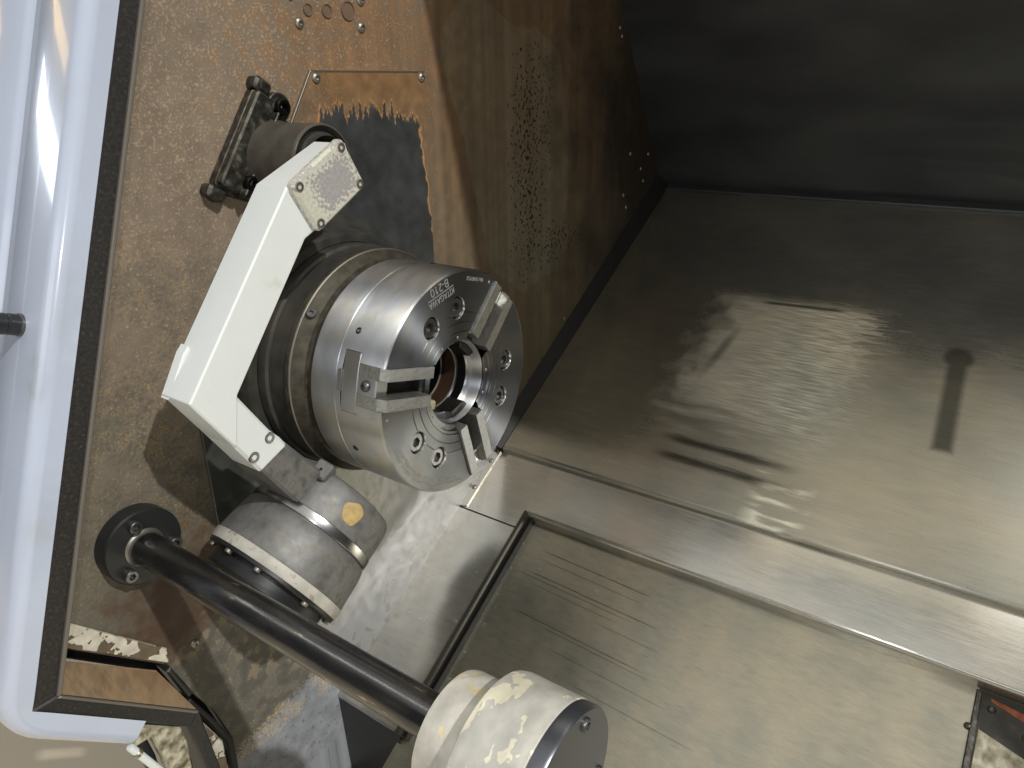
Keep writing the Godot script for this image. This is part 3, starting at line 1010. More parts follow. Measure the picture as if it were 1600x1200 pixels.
# ---------------------------------------------------------------- chuck
func build_chuck() -> void:
	var t := thing("lathe_chuck", "large steel three jaw lathe chuck on the spindle", "chuck")
	var ax := Transform3D(Basis(Vector3(0, 1, 0), Vector3(1, 0, 0), Vector3(0, 0, 1)), Vector3.ZERO)   # angle measured from +z towards +y, height along x
	var R := 0.127
	var jaws := [deg_to_rad(15.0), deg_to_rad(135.0), deg_to_rad(255.0)]
	# spindle housing and back plate
	var b := MB.new()
	lathe(b, ax, [Vector2(0.168, 0.0035), Vector2(0.160, 0.006), Vector2(0.1545, 0.014), Vector2(0.1515, 0.028), Vector2(0.1505, 0.042), Vector2(0.1485, 0.0455), Vector2(0.139, 0.046)], 96)
	put("housing", b.done(), M.nose, t)
	b = MB.new()
	lathe(b, ax, [Vector2(0.1375, 0.03), Vector2(0.1385, 0.056), Vector2(0.1380, 0.0585), Vector2(0.1345, 0.060), Vector2(0.1335, 0.093)], 96)
	put("spindle_nose", b.done(), M.nose, t)
	b = MB.new()
	lathe(b, ax, [Vector2(0.130, 0.086), Vector2(0.1345, 0.0865), Vector2(0.1358, 0.088), Vector2(0.1358, 0.0945), Vector2(0.1348, 0.096), Vector2(0.1265, 0.1085), Vector2(0.122, 0.1095), Vector2(0.121, 0.120)], 96)
	var bp := put("back_plate", b.done(), M.dark_ring, t)
	b = MB.new()
	lathe(b, ax, [Vector2(0.1357, 0.0936), Vector2(0.1364, 0.0944), Vector2(0.1360, 0.0956), Vector2(0.1349, 0.0962)], 96)
	put("rim", b.done(), M.screw, bp)
	for a in [0.72, 2.8, 4.9]:
		bolt("socket", "screw", Vector3(0.1015, sin(a) * 0.131, cos(a) * 0.131), Vector3(0.6, sin(a) * 0.8, cos(a) * 0.8), 0.0052, M.bolt, t)
	# body: rear ring, then the front ring with three slots
	b = MB.new()
	lathe(b, ax, [Vector2(0.118, 0.1175), Vector2(0.1255, 0.118), Vector2(R - 0.0004, 0.1192), Vector2(R, 0.121), Vector2(R, 0.1550), Vector2(R - 0.0008, 0.1556), Vector2(R - 0.0008, 0.1563), Vector2(R, 0.1570), Vector2(R, 0.1640)], 160, 0.0, TAU, Vector2(2, 4))
	var hw := 0.0218
	var foot := 0.0320
	var bb := b
	var fb := MB.new()
	for k in 3:
		var s0: float = jaws[k]
		var s1: float = jaws[k] + TAU / 3.0
		lathe(b, ax, [Vector2(R, 0.1640), Vector2(R, 0.1860)], 60, s0 + asin(foot / R), s1 - asin(foot / R), Vector2(2, 4))
		lathe(b, ax, [Vector2(R, 0.1860), Vector2(R, FACE - 0.0022), Vector2(R - 0.0007, FACE - 0.0008), Vector2(R - 0.0022, FACE)], 60, s0 + asin(hw / R), s1 - asin(hw / R), Vector2(2, 4))
		# ledges over the slot's feet
		for side in [-1.0, 1.0]:
			var a0: float = s0 + side * asin(hw / R)
			var a1: float = s0 + side * asin(foot / R)
			lathe(b, ax, [Vector2(R - 0.006, 0.1860), Vector2(R, 0.1860)], 6, a0, a1)
		b = fb
		# face: rows of rings between the straight slot edges, with three turned grooves
		var rows := [[R - 0.0022, 0.0], [0.118, 0.0], [HOLE_R1, 0.0], [0.0812, 0.0], [0.0808, -0.0008], [0.0802, -0.0008], [0.0798, 0.0], [HOLE_R0, 0.0], [0.0706, 0.0], [0.0702, -0.0008], [0.0696, -0.0008], [0.0692, 0.0], [0.0603, 0.0], [0.0598, -0.0010], [0.0592, -0.0010], [0.0588, -0.0003], [0.0560, -0.0003], [0.0552, -0.0028], [0.0490, -0.0030], [0.0475, -0.0042]]
		var g := new_group()
		for i in rows.size() - 1:
			var r0: float = rows[i][0]
			var r1: float = rows[i + 1][0]
			var h0: float = rows[i][1]
			var h1: float = rows[i + 1][1]
			if absf(h0 - h1) > 1e-5 or i > 0 and absf(rows[i - 1][1] - h0) > 1e-5:
				g = new_group()
			# angular runs of this row: whole, or broken round the two bolt holes
			var half := HOLE_SPAN / 2.0
			var runs := [[NAN, NAN, 48]]
			if r0 <= HOLE_R1 + 1e-6 and r1 >= HOLE_R0 - 1e-6:
				var m0 := s0 + deg_to_rad(45.0)
				var m1 := s0 + deg_to_rad(75.0)
				runs = [[NAN, m0 - half, 14], [m0 + half, m1 - half, 8], [m1 + half, NAN, 14]]
			for run in runs:
				var n: int = run[2]
				for s in n:
					var pts := []
					for e in [[r0, h0, s], [r1, h1, s], [r1, h1, s + 1], [r0, h0, s + 1]]:
						var w: float = asin(clampf(hw / e[0], 0.0, 0.8))
						var from: float = s0 + w if is_nan(run[0]) else run[0]
						var upto: float = s1 - w if is_nan(run[1]) else run[1]
						var a: float = lerpf(from, upto, float(e[2]) / n)
						pts.append([Vector3(FACE + e[1], sin(a) * e[0], cos(a) * e[0]), Vector2(a / TAU * 2.0, e[0] * 4.0)])
					b.quad(pts[0][0], pts[1][0], pts[2][0], pts[3][0], pts[0][1], pts[1][1], pts[2][1], pts[3][1], Vector3.RIGHT, g)
		# sheet round each bolt hole, from the square gap in to the circle
		g = new_group()
		for off in [45.0, 75.0]:
			var mid_a: float = s0 + deg_to_rad(off)
			var n := 48
			var ring := []
			for i in n:
				var th := TAU * i / n
				var dir := Vector2(cos(th), sin(th))
				# outline of the gap in (angle, radius)
				var ha := HOLE_SPAN / 2.0 * 0.0872
				var hr := (HOLE_R1 - HOLE_R0) / 2.0
				var k2 := minf(ha / maxf(absf(dir.x), 1e-6), hr / maxf(absf(dir.y), 1e-6))
				var oa := mid_a + dir.x * k2 / 0.0872
				var orr := (HOLE_R0 + HOLE_R1) / 2.0 + dir.y * k2
				var c := Vector2(sin(mid_a), cos(mid_a)) * 0.087
				var tang := Vector2(cos(mid_a), -sin(mid_a))
				var q := c + (tang * dir.x + Vector2(sin(mid_a), cos(mid_a)) * dir.y) * 0.0126
				var qa := atan2(q.x, q.y)
				qa = mid_a + wrapf(qa - mid_a, -PI, PI)
				ring.append([Vector3(FACE, sin(oa) * orr, cos(oa) * orr), Vector3(FACE, q.x, q.y), Vector2(oa / TAU * 2.0, orr * 4.0), Vector2(qa / TAU * 2.0, q.length() * 4.0)])
			for i in n:
				var e: Array = ring[i]
				var f2: Array = ring[(i + 1) % n]
				b.quad(e[0], f2[0], f2[1], e[1], e[2], f2[2], f2[3], e[3], Vector3.RIGHT, g)
		b = bb
	put("body", bb.done(), M.turned, t)
	put("face", fb.done(), M.face, t)
	# bore, seen from the front: steps of draw nut and liner
	b = MB.new()
	lathe(b, ax, [Vector2(0.0475, FACE - 0.0055), Vector2(0.0465, FACE - 0.008), Vector2(0.0455, FACE - 0.020), Vector2(0.0410, FACE - 0.022), Vector2(0.0400, FACE - 0.024)], 72, 0.0, TAU, Vector2(2, 4))
	put("bore_lip", b.done(), M.turned, t)
	b = MB.new()
	lathe(b, ax, [Vector2(0.0400, FACE - 0.024), Vector2(0.0395, FACE - 0.036), Vector2(0.0375, FACE - 0.038)], 72)
	put("draw_nut", b.done(), M.bore_dark, t)
	b = MB.new()
	lathe(b, ax, [Vector2(0.0375, FACE - 0.038), Vector2(0.0375, FACE - 0.058), Vector2(0.0362, FACE - 0.059), Vector2(0.0362, FACE - 0.060)], 72)
	put("liner", b.done(), M.brown_bore, t)
	b = MB.new()
	lathe(b, ax, [Vector2(0.0362, FACE - 0.060), Vector2(0.0362, FACE - 0.20), Vector2(0.0, FACE - 0.201)], 72)
	put("spindle_bore", b.done(), M.bore_dark, t)
	for h in [FACE - 0.038, FACE - 0.0595]:
		b = MB.new()
		lathe(b, ax, [Vector2(0.0378, h - 0.0012), Vector2(0.0366, h - 0.0006), Vector2(0.0366, h + 0.0006), Vector2(0.0378, h + 0.0012)].map(func(p): return Vector2(p.x - (0.0011 if h < FACE - 0.05 else 0.0), p.y)), 72)
		put("bore_ring", b.done(), M.screw, t)
	b = MB.new()
	prism(b, frame(Vector3(FACE - 0.050, -0.030, 0.012), Vector3(0, 0.93, -0.36), Vector3.RIGHT), rounded([Vector2(-0.018, -0.012), Vector2(0.016, -0.013), Vector2(0.018, 0.008), Vector2(-0.014, 0.012)], 0.006), -0.006, 0.004, 0.002)
	put("bore_plug", b.done(), M.cream_chip, t)
	# jaws
	for k in 3:
		build_jaw(t, jaws[k], hw, foot, R)
	# six bolts sunk in the face, two between each pair of jaws
	for k in 3:
		for off in [45.0, 75.0]:
			var a: float = jaws[k] + deg_to_rad(off)
			var c := Vector3(FACE, sin(a) * 0.087, cos(a) * 0.087)
			b = MB.new()
			lathe(b, axle(Vector3.ZERO, Vector3.RIGHT), [Vector2(0.0126, 0.0), Vector2(0.0117, -0.0014), Vector2(0.0116, -0.0120), Vector2(0.0, -0.0120)], 40)
			var cup := put("bolt_recess", b.done(), M.turned_plain, t, Transform3D(Basis(), c))
			bolt("socket", "bolt", Vector3(-0.0120, 0, 0), Vector3.RIGHT, 0.0108, M.bolt, cup, a, 0.88)
	# small set screws and marks
	for k in 3:
		var a: float = jaws[k]
		for e in [[a - 0.27, 0.118], [a + 0.62 + 0.20, 0.052], [a + 1.35, 0.0525]]:
			bolt("rivet", "dimple", Vector3(FACE - (0.003 if e[1] < 0.06 else 0.0), sin(e[0]) * e[1], cos(e[0]) * e[1]), Vector3.RIGHT, 0.0021, M.screw, t)
		for e in [[a + 0.42, 0.171], [a - 0.62, 0.171]]:
			bolt("button", "set_screw", Vector3(e[1], sin(e[0]) * (R - 0.0012), cos(e[0]) * (R - 0.0012)), Vector3(0, sin(e[0]), cos(e[0])), 0.0042, M.jaw_dark, t)
	# stamped lettering; it stands upside down as the spindle stopped
	stamp(t, "KITAGAWA", 0.1065, deg_to_rad(76.5), 0.0066, 1.0)
	stamp(t, "B-210", 0.1185, deg_to_rad(76.5), 0.0088, 1.0)
	b = MB.new()
	var aa := deg_to_rad(76.5)
	prism(b, Transform3D(Basis(Vector3(0, sin(aa), cos(aa)), Vector3(0, cos(aa), -sin(aa)), Vector3(1, 0, 0)), Vector3(FACE, 0, 0)), pv([0.1112, -0.021, 0.1119, -0.021, 0.1119, 0.021, 0.1112, 0.021]), 0.0, 0.0004)
	put("lettering", b.done(), M.engraved, t)
	stamp(t, "No.1040152", 0.1165, deg_to_rad(106.0), 0.0042, 1.0)
	var small := [["MAX. OPERATING", -25.0, 0.1165], ["PULL FORCE", -28.0, 0.1105], ["MAX. STATIC", -40.0, 0.1175], ["GRIPPING FORCE", -40.0, 0.1120], ["MAX. SPEED", -54.0, 0.1180], ["r.p.m.", -54.0, 0.1125], ["MADE IN JAPAN", -74.0, 0.1120], ["KITAGAWA IRON WORKS", -74.0, 0.1165]]
	for e in small:
		stamp(t, e[0], e[2], deg_to_rad(e[1]), 0.0036, -1.0)


func axle_z(at: Vector3) -> Transform3D:
	return Transform3D(Basis(Vector3.UP, Vector3.BACK, Vector3.RIGHT), at)


# letters on the chuck's face, centred at radius r and angle a; inwards: tops point to the centre
func stamp(t: Node3D, text: String, r: float, a: float, size: float, inwards: float) -> void:
	var tm := TextMesh.new()
	var f := SystemFont.new()
	f.font_names = PackedStringArray(["Droid Sans"])
	f.font_weight = 400
	tm.font = f
	tm.text = text
	tm.font_size = 32
	tm.pixel_size = size / 24.0
	tm.depth = 0.0003
	tm.curve_step = 4.0
	var out := Vector3(0, sin(a), cos(a))
	var upw := -out * inwards
	var right := upw.cross(Vector3.RIGHT)
	put("lettering", tm, M.engraved, t, Transform3D(Basis(right, upw, Vector3.RIGHT), Vector3(FACE + 0.0002, 0, 0) + out * r))


func build_jaw(t: Node3D, a: float, hw: float, foot: float, R: float) -> void:
	var e := Vector3(0, sin(a), cos(a))              # outwards
	var s := Vector3(0, cos(a), -sin(a))             # along the angle
	var x := Vector3.RIGHT
	var tip := FACE + 0.0034
	var b := MB.new()
	var inner := 0.0525
	var rail_in := 0.0092
	var w := hw - 0.0003
	var fr := Transform3D(Basis(e, s, x), Vector3.ZERO)
	var end := sqrt(R * R - w * w)
	for side in [-1.0, 1.0]:
		# toothed rail
		var n := 46
		var outer := 0.1205
		var g := 0
		for i in n:
			var r0 := lerpf(inner, outer, float(i) / n)
			var r1 := lerpf(inner, outer, (i + 0.5) / n)
			var r2 := lerpf(inner, outer, (i + 1.0) / n)
			var dip := 0.0007
			for q in [[r0, tip - dip, r1, tip], [r1, tip, r2, tip - dip]]:
				g = new_group()
				b.quad(fr * Vector3(q[0], side * rail_in, q[1]), fr * Vector3(q[2], side * rail_in, q[3]), fr * Vector3(q[2], side * w, q[3]), fr * Vector3(q[0], side * w, q[1]),
					Vector2.ZERO, Vector2.ZERO, Vector2.ZERO, Vector2.ZERO, x, g)
		# flanks, sloping outer end, inner end
		for q in [[rail_in, -side], [w, side]]:
			g = new_group()
			var y0: float = side * q[0]
			var nn: Vector3 = s * q[1]
			b.quad(fr * Vector3(inner, y0, 0.19), fr * Vector3(end, y0, 0.19), fr * Vector3(end, y0, FACE - 0.0055), fr * Vector3(inner, y0, tip - 0.0003), Vector2.ZERO, Vector2.ZERO, Vector2.ZERO, Vector2.ZERO, nn, g)
			b.tri([fr * Vector3(inner, y0, tip - 0.0003), fr * Vector3(0.1205, y0, tip - 0.0003), fr * Vector3(end, y0, FACE - 0.0055)], [Vector2.ZERO, Vector2.ZERO, Vector2.ZERO], nn, g)
		g = new_group()
		b.quad(fr * Vector3(0.1205, side * rail_in, tip - 0.0003), fr * Vector3(0.1205, side * w, tip - 0.0003), fr * Vector3(end, side * w, FACE - 0.0055), fr * Vector3(end, side * rail_in, FACE - 0.0055), Vector2.ZERO, Vector2.ZERO, Vector2.ZERO, Vector2.ZERO, x + e, g)
		g = new_group()
		b.quad(fr * Vector3(inner, side * rail_in, tip - 0.0003), fr * Vector3(inner, side * w, tip - 0.0003), fr * Vector3(inner, side * w, 0.19), fr * Vector3(inner, side * rail_in, 0.19), Vector2.ZERO, Vector2.ZERO, Vector2.ZERO, Vector2.ZERO, -e, g)
		g = new_group()
		b.quad(fr * Vector3(end, side * rail_in, FACE - 0.0055), fr * Vector3(end, side * w, FACE - 0.0055), fr * Vector3(end, side * w, 0.186), fr * Vector3(end, side * rail_in, 0.186), Vector2.ZERO, Vector2.ZERO, Vector2.ZERO, Vector2.ZERO, e, g)
	var jaw := put("jaw", b.done(), M.jaw, t)
	# channel floor with its end wall and the foot that shows in the rim
	b = MB.new()
	prism(b, fr, pv([0.047, -rail_in, 0.108, -rail_in, 0.108, rail_in, 0.047, rail_in]), 0.185, FACE - 0.024, 0.0)
	prism(b, fr, pv([0.046, -w, 0.0525, -w, 0.0525, w, 0.046, w]), 0.185, FACE - 0.012, 0.0015)
	put("channel", b.done(), M.jaw_dark, jaw)
	b = MB.new()
	prism(b, fr, pv([0.108, -rail_in, end - 0.0004, -rail_in, end - 0.0004, rail_in, 0.108, rail_in]), 0.185, FACE - 0.009, 0.0012)
	var endr := sqrt(R * R - foot * foot) + 0.0008
	prism(b, fr, pv([0.09, -foot + 0.0006, endr, -foot + 0.0006, R - 0.0015, -0.015, R - 0.001, 0.0, R - 0.0015, 0.015, endr, foot - 0.0006, 0.09, foot - 0.0006]), 0.1646, 0.1856, 0.0006, Vector2.ONE, true)
	prism(b, fr, rounded([Vector2(0.10, -0.012), Vector2(R + 0.0003, -0.012), Vector2(R + 0.0003, 0.012), Vector2(0.10, 0.012)], 0.002, 3), 0.1590, 0.1640, 0.0)
	put("jaw_foot", b.done(), M.foot, jaw)
	bolt("button", "jaw_screw", fr * Vector3(end + 0.0004, 0.0, 0.197), e, 0.0058, M.bolt, jaw)
	# inner step
	b = MB.new()
	prism(b, fr, pv([0.0375, -0.012, 0.047, -0.0175, 0.0535, -0.0175, 0.0535, 0.0175, 0.047, 0.0175, 0.0375, 0.012]), 0.178, FACE - 0.013, 0.0015)
	put("wedge", b.done(), M.jaw_dark, jaw)


# ---------------------------------------------------------------- white swing arm
func build_arm() -> void:
	var t := thing("swing_arm", "white cranked swing arm with a grey drum at its end, beside the chuck", "machine arm")
	var yz := axle_z(Vector3.ZERO)
	# wall bracket
	var b := MB.new()
	var c0 := Vector2(0.3099, 0.064)
	var c1 := Vector2(0.2168, 0.1294)
	var d := (c1 - c0).normalized()
	var n := (Vector2(0.2871, 0.0263) - c0)
	n = (n - d * n.dot(d)).normalized()
	var outline := [c0, c0 + n * 0.030, c0 + n * 0.052 + d * 0.008, c0 + n * 0.058 + d * 0.03, c0 + n * 0.06 + d * 0.085, c1 + n * 0.050 - d * 0.006, c1 + n * 0.026, c1]
	prism(b, yz, rounded(outline, 0.006, 4), 0.0, 0.012, 0.002)
	prism(b, yz, rounded([c0 + d * 0.003, c0 + n * 0.026 + d * 0.003, c1 + n * 0.024 - d * 0.003, c1 - d * 0.003], 0.004, 3), 0.012, 0.022, 0.002)
	prism(b, yz, PackedVector2Array([c0 + n * 0.027 + d * 0.004, c0 + n * 0.030 + d * 0.004, c1 + n * 0.030 - d * 0.004, c1 + n * 0.027 - d * 0.004]), 0.012, 0.027, 0.001)
	var br := put("wall_bracket", b.done(), M.bracket, t)
	for e in [c0 + n * 0.006 - d * 0.006, c1 + n * 0.004 + d * 0.006]:
		b = MB.new()
		prism(b, yz, rounded([e - n * 0.010 - d * 0.006, e + n * 0.012 - d * 0.007, e + n * 0.011 + d * 0.008, e - n * 0.009 + d * 0.007], 0.004, 4), 0.0, 0.016, 0.003)
		put("lug", b.done(), M.bracket, br)
	for e in [Vector2(0.2888, 0.0414), Vector2(0.2143, 0.0929)]:
		b = MB.new()
		lathe(b, axle(Vector3(0.008, e.x, e.y), Vector3.RIGHT), [Vector2(0.0155, 0.0), Vector2(0.0150, 0.011), Vector2(0.0140, 0.012), Vector2(0.0, 0.012)], 28)
		put("boss", b.done(), M.bracket, br)
		bolt("socket", "bolt", Vector3(0.020, e.x, e.y), Vector3.RIGHT, 0.0088, M.bolt_black, br, 0.4, 0.9)
	# pivot tube
	var ax := Transform3D(Basis(Vector3(0, 1, 0), Vector3(1, 0, 0), Vector3(0, 0, 1)), Vector3(0, 0.2358, 0.0525))
	b = MB.new()
	lathe(b, ax, [Vector2(0.047, 0.010), Vector2(0.0425, 0.016), Vector2(0.0398, 0.026), Vector2(0.0385, 0.034), Vector2(0.0383, 0.0905)], 64)
	put("pivot_tube", b.done(), M.tube, t)
	b = MB.new()
	lathe(b, ax, [Vector2(0.0384, 0.089), Vector2(0.0389, 0.0905), Vector2(0.0385, 0.0928), Vector2(0.0368, 0.0930), Vector2(0.0362, 0.0915), Vector2(0.0355, 0.084)], 64)
	put("tube_rim", b.done(), M.screw, t)
	b = MB.new()
	lathe(b, ax, [Vector2(0.0356, 0.085), Vector2(0.031, 0.0852), Vector2(0.0305, 0.092), Vector2(0.0275, 0.0925), Vector2(0.0270, 0.1)], 48)
	put("pivot_shaft", b.done(), M.nose, t)
	# arm and lower leg
	var A := Vector2(0.2243, 0.1426)
	var B := Vector2(0.0561, 0.2738)
	var D := Vector2(0.048, 0.2265)
	var E := Vector2(0.1745, 0.1283)
	b = MB.new()
	var arm := [A, B, Vector2(-0.004, 0.2362), D, E, Vector2(0.182, 0.112), Vector2(0.2165, 0.0515), Vector2(0.2585, 0.0665)]
	prism(b, yz, rounded(arm, 0.0022, 3), 0.100, 0.143, 0.0016, Vector2.ONE, true)
	put("arm", b.done(), M.white_arm, t)
	b = MB.new()
	prism(b, yz, rounded([Vector2(0.054, 0.2715), Vector2(-0.0300, 0.2198), Vector2(-0.0395, 0.2140), Vector2(-0.0245, 0.1790), Vector2(-0.013, 0.1860), Vector2(-0.0008, 0.1965), Vector2(0.05, 0.228)], 0.003, 3), 0.098, 0.1405, 0.003, Vector2.ONE, true)
	var leg := put("arm_leg", b.done(), M.white_arm, t)
	b = MB.new()
	prism(b, yz, pv([0.0955, 0.2455, 0.0895, 0.2515, 0.0530, 0.2740, 0.0530, 0.268, 0.09, 0.244]), 0.0985, 0.110, 0.001, Vector2.ONE, true)
	put("flange_lip", b.done(), M.white_arm, t)
	for e in [Vector2(-0.0075, 0.1990), Vector2(-0.0200, 0.2190)]:
		bolt("socket", "bolt", Vector3(0.1385, e.x, e.y), Vector3.RIGHT, 0.0056, M.bolt, leg, 0.2, 0.5)
	# cover plate on the arm's head
	var ca := Vector2(0.487, -0.873)
	var cb := Vector2(-0.873, -0.487)
	var cc := Vector2(0.2214, 0.0972)
	b = MB.new()
	var rect := [Vector2(-0.0385, -0.0275), Vector2(0.0385, -0.0275), Vector2(0.0385, 0.0275), Vector2(-0.0385, 0.0275)]
	var cf := Transform3D(Basis(Vector3(0, ca.x, ca.y), Vector3(0, cb.x, cb.y), Vector3.RIGHT), Vector3(0, cc.x, cc.y))
	prism(b, cf, rounded(rect, 0.006, 5), 0.143, 0.1505, 0.0026, Vector2(12, 12), false, Vector2(-0.0417, -0.0417))
	var cov := put("head_cover", b.done(), M.arm_cover, t)
	for i in [-1, 1]:
		for j in [-1, 1]:
			var p: Vector2 = cc + ca * 0.0315 * i + cb * 0.0205 * j
			bolt("socket", "bolt", Vector3(0.1485, p.x, p.y), Vector3.RIGHT, 0.0046, M.screw, cov, 0.3, 0.7)
	# drum
	var P := Vector3(0.1, -0.1938, 0.1947)
	var a := Vector3(-0.0421, -0.5137, 0.857).normalized()
	var U := Vector3(-0.9967, 0.0817, 0.0)
	var V := Vector3(-0.07, -0.8541, -0.5154)
	var f := Transform3D(Basis(U, a, U.cross(a)), P)
	var back := Transform3D(Basis(U, -a, U.cross(-a)), P)    # heights grow away from the black end
	var drum := MB.new()
	lathe(drum, back, [Vector2(0.0760, 0.011), Vector2(0.0815, 0.012), Vector2(0.0822, 0.014), Vector2(0.0815, 0.020), Vector2(0.0795, 0.045), Vector2(0.0775, 0.0575), Vector2(0.0755, 0.0600), Vector2(0.0740, 0.0602), Vector2(0.0735, 0.0625)], 96)
	var dm := put("drum", drum.done(), M.cast, t)
	b = MB.new()
	lathe(b, back, [Vector2(0.0735, 0.0615), Vector2(0.0764, 0.0620), Vector2(0.0768, 0.0632), Vector2(0.0762, 0.0720), Vector2(0.0745, 0.0730)], 96)
	put("band", b.done(), M.band, dm)
	b = MB.new()
	lathe(b, back, [Vector2(0.0750, 0.0728), Vector2(0.0752, 0.0745), Vector2(0.0740, 0.1000), Vector2(0.0725, 0.1120), Vector2(0.0690, 0.1170), Vector2(0.062, 0.1192), Vector2(0.0, 0.1200)], 96)
	put("drum_head", b.done(), M.cast, dm)
	b = MB.new()
	lathe(b, f, [Vector2(0.0800, -0.0125), Vector2(0.0828, -0.0118), Vector2(0.0832, -0.010), Vector2(0.0830, -0.002), Vector2(0.0822, 0.0), Vector2(0.0780, 0.0005)], 96)
	put("gasket", b.done(), M.gasket, dm)
	b = MB.new()
	lathe(b, f, [Vector2(0.0812, 0.0), Vector2(0.0812, 0.0035), Vector2(0.0800, 0.0045), Vector2(0.0695, 0.0048), Vector2(0.0690, 0.0200), Vector2(0.0675, 0.0215), Vector2(0.0, 0.0220)], 96)
	var bpl := put("end_plate", b.done(), M.black_plate, dm)
	for k in 8:
		var an := deg_to_rad(-85.0 + 47.0 * k)
		bolt("socket", "bolt", P + a * 0.0045 + (U * cos(an) + V * sin(an)) * 0.0755, a, 0.0040, M.screw, bpl, 0.0, 0.9)
	# neck between leg and drum
	b = MB.new()
	var nd := Vector2(-0.846, -0.533)
	var nn := Vector2(-0.533, 0.846)
	var nb := Vector2(-0.026, 0.1995)
	prism(b, yz, rounded([nb + nn * 0.0175, nb + nn * 0.0165 + nd * 0.072, nb - nn * 0.026 + nd * 0.075, nb - nn * 0.0185], 0.006, 4), 0.085, 0.139, 0.003, Vector2.ONE, true)
	put("neck", b.done(), M.cast, dm)
	var la := deg_to_rad(-108.0)
	var ln := (U * cos(la) + V * sin(la))
	b = MB.new()
	var lf := frame(P - a * 0.112 + ln * 0.066, ln, a)
	prism(b, lf, rounded([Vector2(-0.011, -0.0095), Vector2(0.009, -0.0095), Vector2(0.009, 0.0095), Vector2(-0.011, 0.0095)], 0.003, 3), 0.0, 0.0165, 0.0018)
	var lug := put("lug", b.done(), M.cast, dm)
	b = MB.new()
	lathe(b, axle(P - a * 0.112 + ln * 0.0827, ln), [Vector2(0.0018, 0.0), Vector2(0.0, 0.0)], 14)
	put("hole", b.done(), M.gap, lug)
	# round amber patch, bent to the drum
	b = MB.new()
	var g := new_group()
	var sa := deg_to_rad(-149.5)
	rng.seed = 5
	var ring0 := []
	for k in 25:
		var th := TAU * k / 24.0
		var r := 0.0122 * (1.0 + 0.06 * sin(th * 3.0 + 1.0) + 0.04 * sin(th * 5.0))
		ring0.append(Vector2(cos(th), sin(th)) * r)
	var lift := func(q: Vector2) -> Vector3:
		var ang := sa + q.x / 0.0742
		return P - a * (0.095 + q.y) + (U * cos(ang) + V * sin(ang)) * 0.0750
	for k in 24:
		for st in 3:
			var q0: Vector2 = ring0[k] * st / 3.0
			var q1: Vector2 = ring0[k + 1] * st / 3.0
			var q2: Vector2 = ring0[k + 1] * (st + 1) / 3.0
			var q3: Vector2 = ring0[k] * (st + 1) / 3.0
			b.quad(lift.call(q0), lift.call(q1), lift.call(q2), lift.call(q3), q0, q1, q2, q3, U * cos(sa) + V * sin(sa), g)
	put("round_patch", b.done(), M.sticker, dm)


# ---------------------------------------------------------------- black bar with cream drum
func build_bar() -> void:
	var t := thing("support_bar", "black round bar flanged to the wall with a cream chipped drum on its end", "bar", Vector3(0, -0.132, 0.2833))
	var ax := Transform3D(Basis(Vector3(0, 1, 0), Vector3(1, 0, 0), Vector3(0, 0, 1)), Vector3.ZERO)
	var b := MB.new()
	lathe(b, ax, [Vector2(0.0415, 0.0), Vector2(0.0415, 0.0175), Vector2(0.0400, 0.0195), Vector2(0.0155, 0.0200)], 72)
	var fl := put("flange", b.done(), M.flange, t)
	for a in [1.35, -0.75, 3.45]:
		bolt("socket", "bolt", Vector3(0.0198, sin(a) * 0.0305, cos(a) * 0.0305), Vector3.RIGHT, 0.0068, M.bolt, fl, a, 1.2)
	b = MB.new()
	var lumps := []
	for k in 8:
		var q := PI / 2 * k / 7.0
		lumps.append(Vector2(0.0172 + 0.0055 * (1.0 - sin(q)), 0.0195 + 0.0055 * (1.0 - cos(q))))
	lathe(b, ax, lumps, 60)
	put("weld", b.done(), M.weld, fl)
	b = MB.new()
	lathe(b, ax, [Vector2(0.0172, 0.018), Vector2(0.0172, 0.435)], 64, 0.0, TAU, Vector2(1, 1))
	put("tube", b.done(), M.bar, t)
	b = MB.new()
	lathe(b, ax, [Vector2(0.016, 0.4280), Vector2(0.041, 0.4285), Vector2(0.0440, 0.430), Vector2(0.0452, 0.434), Vector2(0.0458, 0.470)], 72, 0.0, TAU, Vector2(1, 4))
	put("collar", b.done(), M.bar_collar, t)
	b = MB.new()
	lathe(b, ax, [Vector2(0.044, 0.4625), Vector2(0.0545, 0.4640), Vector2(0.0590, 0.4665), Vector2(0.0605, 0.4720), Vector2(0.0608, 0.516), Vector2(0.0600, 0.5170)], 80, 0.0, TAU, Vector2(1, 4))
	put("drum", b.done(), M.bar_drum, t)
	b = MB.new()
	lathe(b, ax, [Vector2(0.0590, 0.5165), Vector2(0.0604, 0.5172), Vector2(0.0604, 0.5262), Vector2(0.0588, 0.5285), Vector2(0.0, 0.5290)], 80)
	var cap := put("end_cap", b.done(), M.end_cap, t)
	for a in [2.05, 0.6, 3.6, 5.0]:
		bolt("socket", "bolt", Vector3(0.5282, sin(a) * 0.0495, cos(a) * 0.0495), Vector3.RIGHT, 0.0050, M.bolt, cap, a, 0.5)


